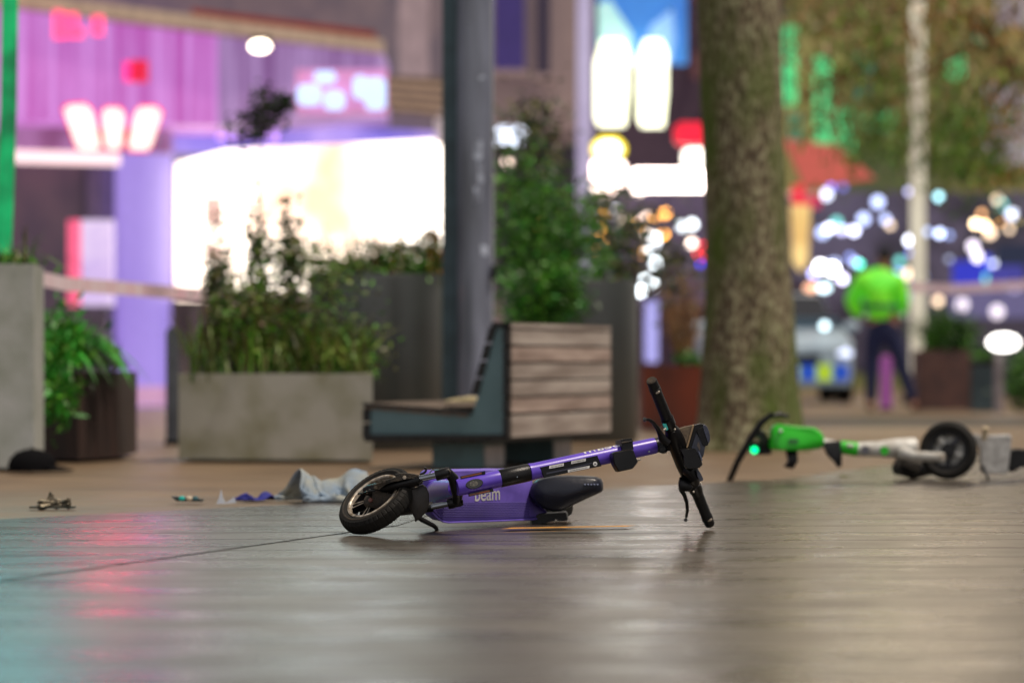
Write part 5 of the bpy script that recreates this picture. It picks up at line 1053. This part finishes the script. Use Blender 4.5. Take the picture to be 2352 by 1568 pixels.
# ============================================================ OFFICER
OD = 41.0; ox = P(2030,0,OD).x; k_ = OD/FP
off = thing('person', 'person in lime green high visibility jacket and navy trousers standing with back turned', 'person', (ox,OD,0))
def W_(px, z, dy=0): return Vector((P(px,0,OD).x, OD+dy, z))
def skin(name, nodes, edges, m, parent, lev=2):
    me = bpy.data.meshes.new(name); me.from_pydata([tuple(n[0]) for n in nodes], edges, []); o = bpy.data.objects.new(name, me); S.collection.objects.link(o)
    md = o.modifiers.new('s','SKIN'); md.use_smooth_shade = True
    for v_, n in zip(me.skin_vertices[0].data, nodes): v_.radius = (n[1], n[2] if len(n) > 2 else n[1])
    me.skin_vertices[0].data[0].use_root = True
    sbs = o.modifiers.new('u','SUBSURF'); sbs.levels = lev; sbs.render_levels = lev
    dg = bpy.context.evaluated_depsgraph_get(); dg.update(); me2 = bpy.data.meshes.new_from_object(o.evaluated_get(dg)); bpy.data.objects.remove(o)
    base = parent_base(parent); me2.transform(Matrix.Translation(-base)); me2.materials.clear(); me2.materials.append(m)
    me2.polygons.foreach_set('use_smooth', [True]*len(me2.polygons)); r = bpy.data.objects.new(name, me2); S.collection.objects.link(r); r.parent = parent; return r
skinm = mat('skin', (170,118,92), .6); navy = mat('navy_trousers', (22,28,62), .8, em=(10,18,50), es=.25); hiv = mat('hi_vis_green', (80,215,40), .6, col2=(150,225,40), scale=2.5, em=(80,210,40), es=.35)  # trousers and jacket glow faintly, light on the cloth put into the colour
pel, che, nck, hd = W_(2030,.93), W_(2020,1.30), W_(2028,1.52), W_(2032,1.66,.02)
def arm(sx, el, wr): return
N = [(pel,.13,.10),(W_(2026,1.12),.13,.10),(che,.16,.11),(nck,.055,.055),(W_(2031,1.60,.01),.065,.07),(hd,.078,.09),(W_(2032,1.75,.02),.065,.07),
     (W_(1985,1.42),.06),(W_(1962,1.18),.045),(W_(1985,1.00,.14),.035),(W_(2003,.98,.20),.03,.02),
     (W_(2068,1.42),.06),(W_(2078,1.18),.045),(W_(2070,1.00,.14),.035),(W_(2055,.98,.20),.03,.02),
     (W_(2008,.86),.09),(W_(2002,.50),.062),(W_(2000,.10),.042),(W_(2000,.035,-.04),.035,.03),
     (W_(2052,.86),.09),(W_(2072,.50),.062),(W_(2098,.10),.042),(W_(2100,.035,-.04),.035,.03)]
E = [(0,1),(1,2),(2,3),(3,4),(4,5),(5,6),(2,7),(7,8),(8,9),(9,10),(2,11),(11,12),(12,13),(13,14),(0,15),(15,16),(16,17),(17,18),(0,19),(19,20),(20,21),(21,22)]
for hnd, base_i, s_ in ((10,10,1),(14,14,-1)):
    h_ = N[base_i][0]
    for k in range(5):
        L = [.045,.06,.066,.06,.048][k]; i0 = len(N)
        p1_ = h_+Vector((s_*.02, .02, .032-.016*k)); N.append((p1_,.009)); N.append((p1_+Vector((s_*L*.6,.012,-.004)),.008)); N.append((p1_+Vector((s_*L,-.004,-.012)),.007))
        E += [(base_i,i0),(i0,i0+1),(i0+1,i0+2)]
skin('body', N, E, skinm, off, 2)
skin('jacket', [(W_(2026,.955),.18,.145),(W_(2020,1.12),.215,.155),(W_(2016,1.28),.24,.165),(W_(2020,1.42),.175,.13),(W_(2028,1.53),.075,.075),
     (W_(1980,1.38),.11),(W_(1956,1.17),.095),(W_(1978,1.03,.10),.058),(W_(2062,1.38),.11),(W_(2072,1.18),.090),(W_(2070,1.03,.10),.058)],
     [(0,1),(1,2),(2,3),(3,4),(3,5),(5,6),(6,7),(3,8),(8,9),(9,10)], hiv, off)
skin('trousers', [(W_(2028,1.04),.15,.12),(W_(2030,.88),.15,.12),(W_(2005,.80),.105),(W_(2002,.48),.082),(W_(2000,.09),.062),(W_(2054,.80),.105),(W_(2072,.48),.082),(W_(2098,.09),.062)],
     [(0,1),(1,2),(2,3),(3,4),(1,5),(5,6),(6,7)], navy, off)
skin('hair', [(W_(2031,1.60,-.02),.065,.065),(W_(2032,1.69,.0),.088,.098),(W_(2032,1.765,.02),.07,.08)], [(0,1),(1,2)], mat('dark_hair', (24,26,38), .8), off)
for px in (2000,2099): skin('shoe', [(W_(px,.05,.05),.045,.04),(W_(px,.045,-.06),.045,.035),(W_(px,.05,.12),.04,.04)], [(0,1),(0,2)], black, off)
MB().lathe(W_(2022,1.12), (0,0,1), [(.192,-.03),(.205,-.03),(.205,.03),(.192,.03)], 32, True).build('reflective_band', mat('reflective_grey', (30,130,75), .4), off, True)
for s_, px in ((1,1985),(-1,2072)): MB().sphere(W_(px,1.02,-.09), .03).build('badge', mat('pale_badge', (170,190,175), .4, em=(150,170,150), es=.5), off, True)
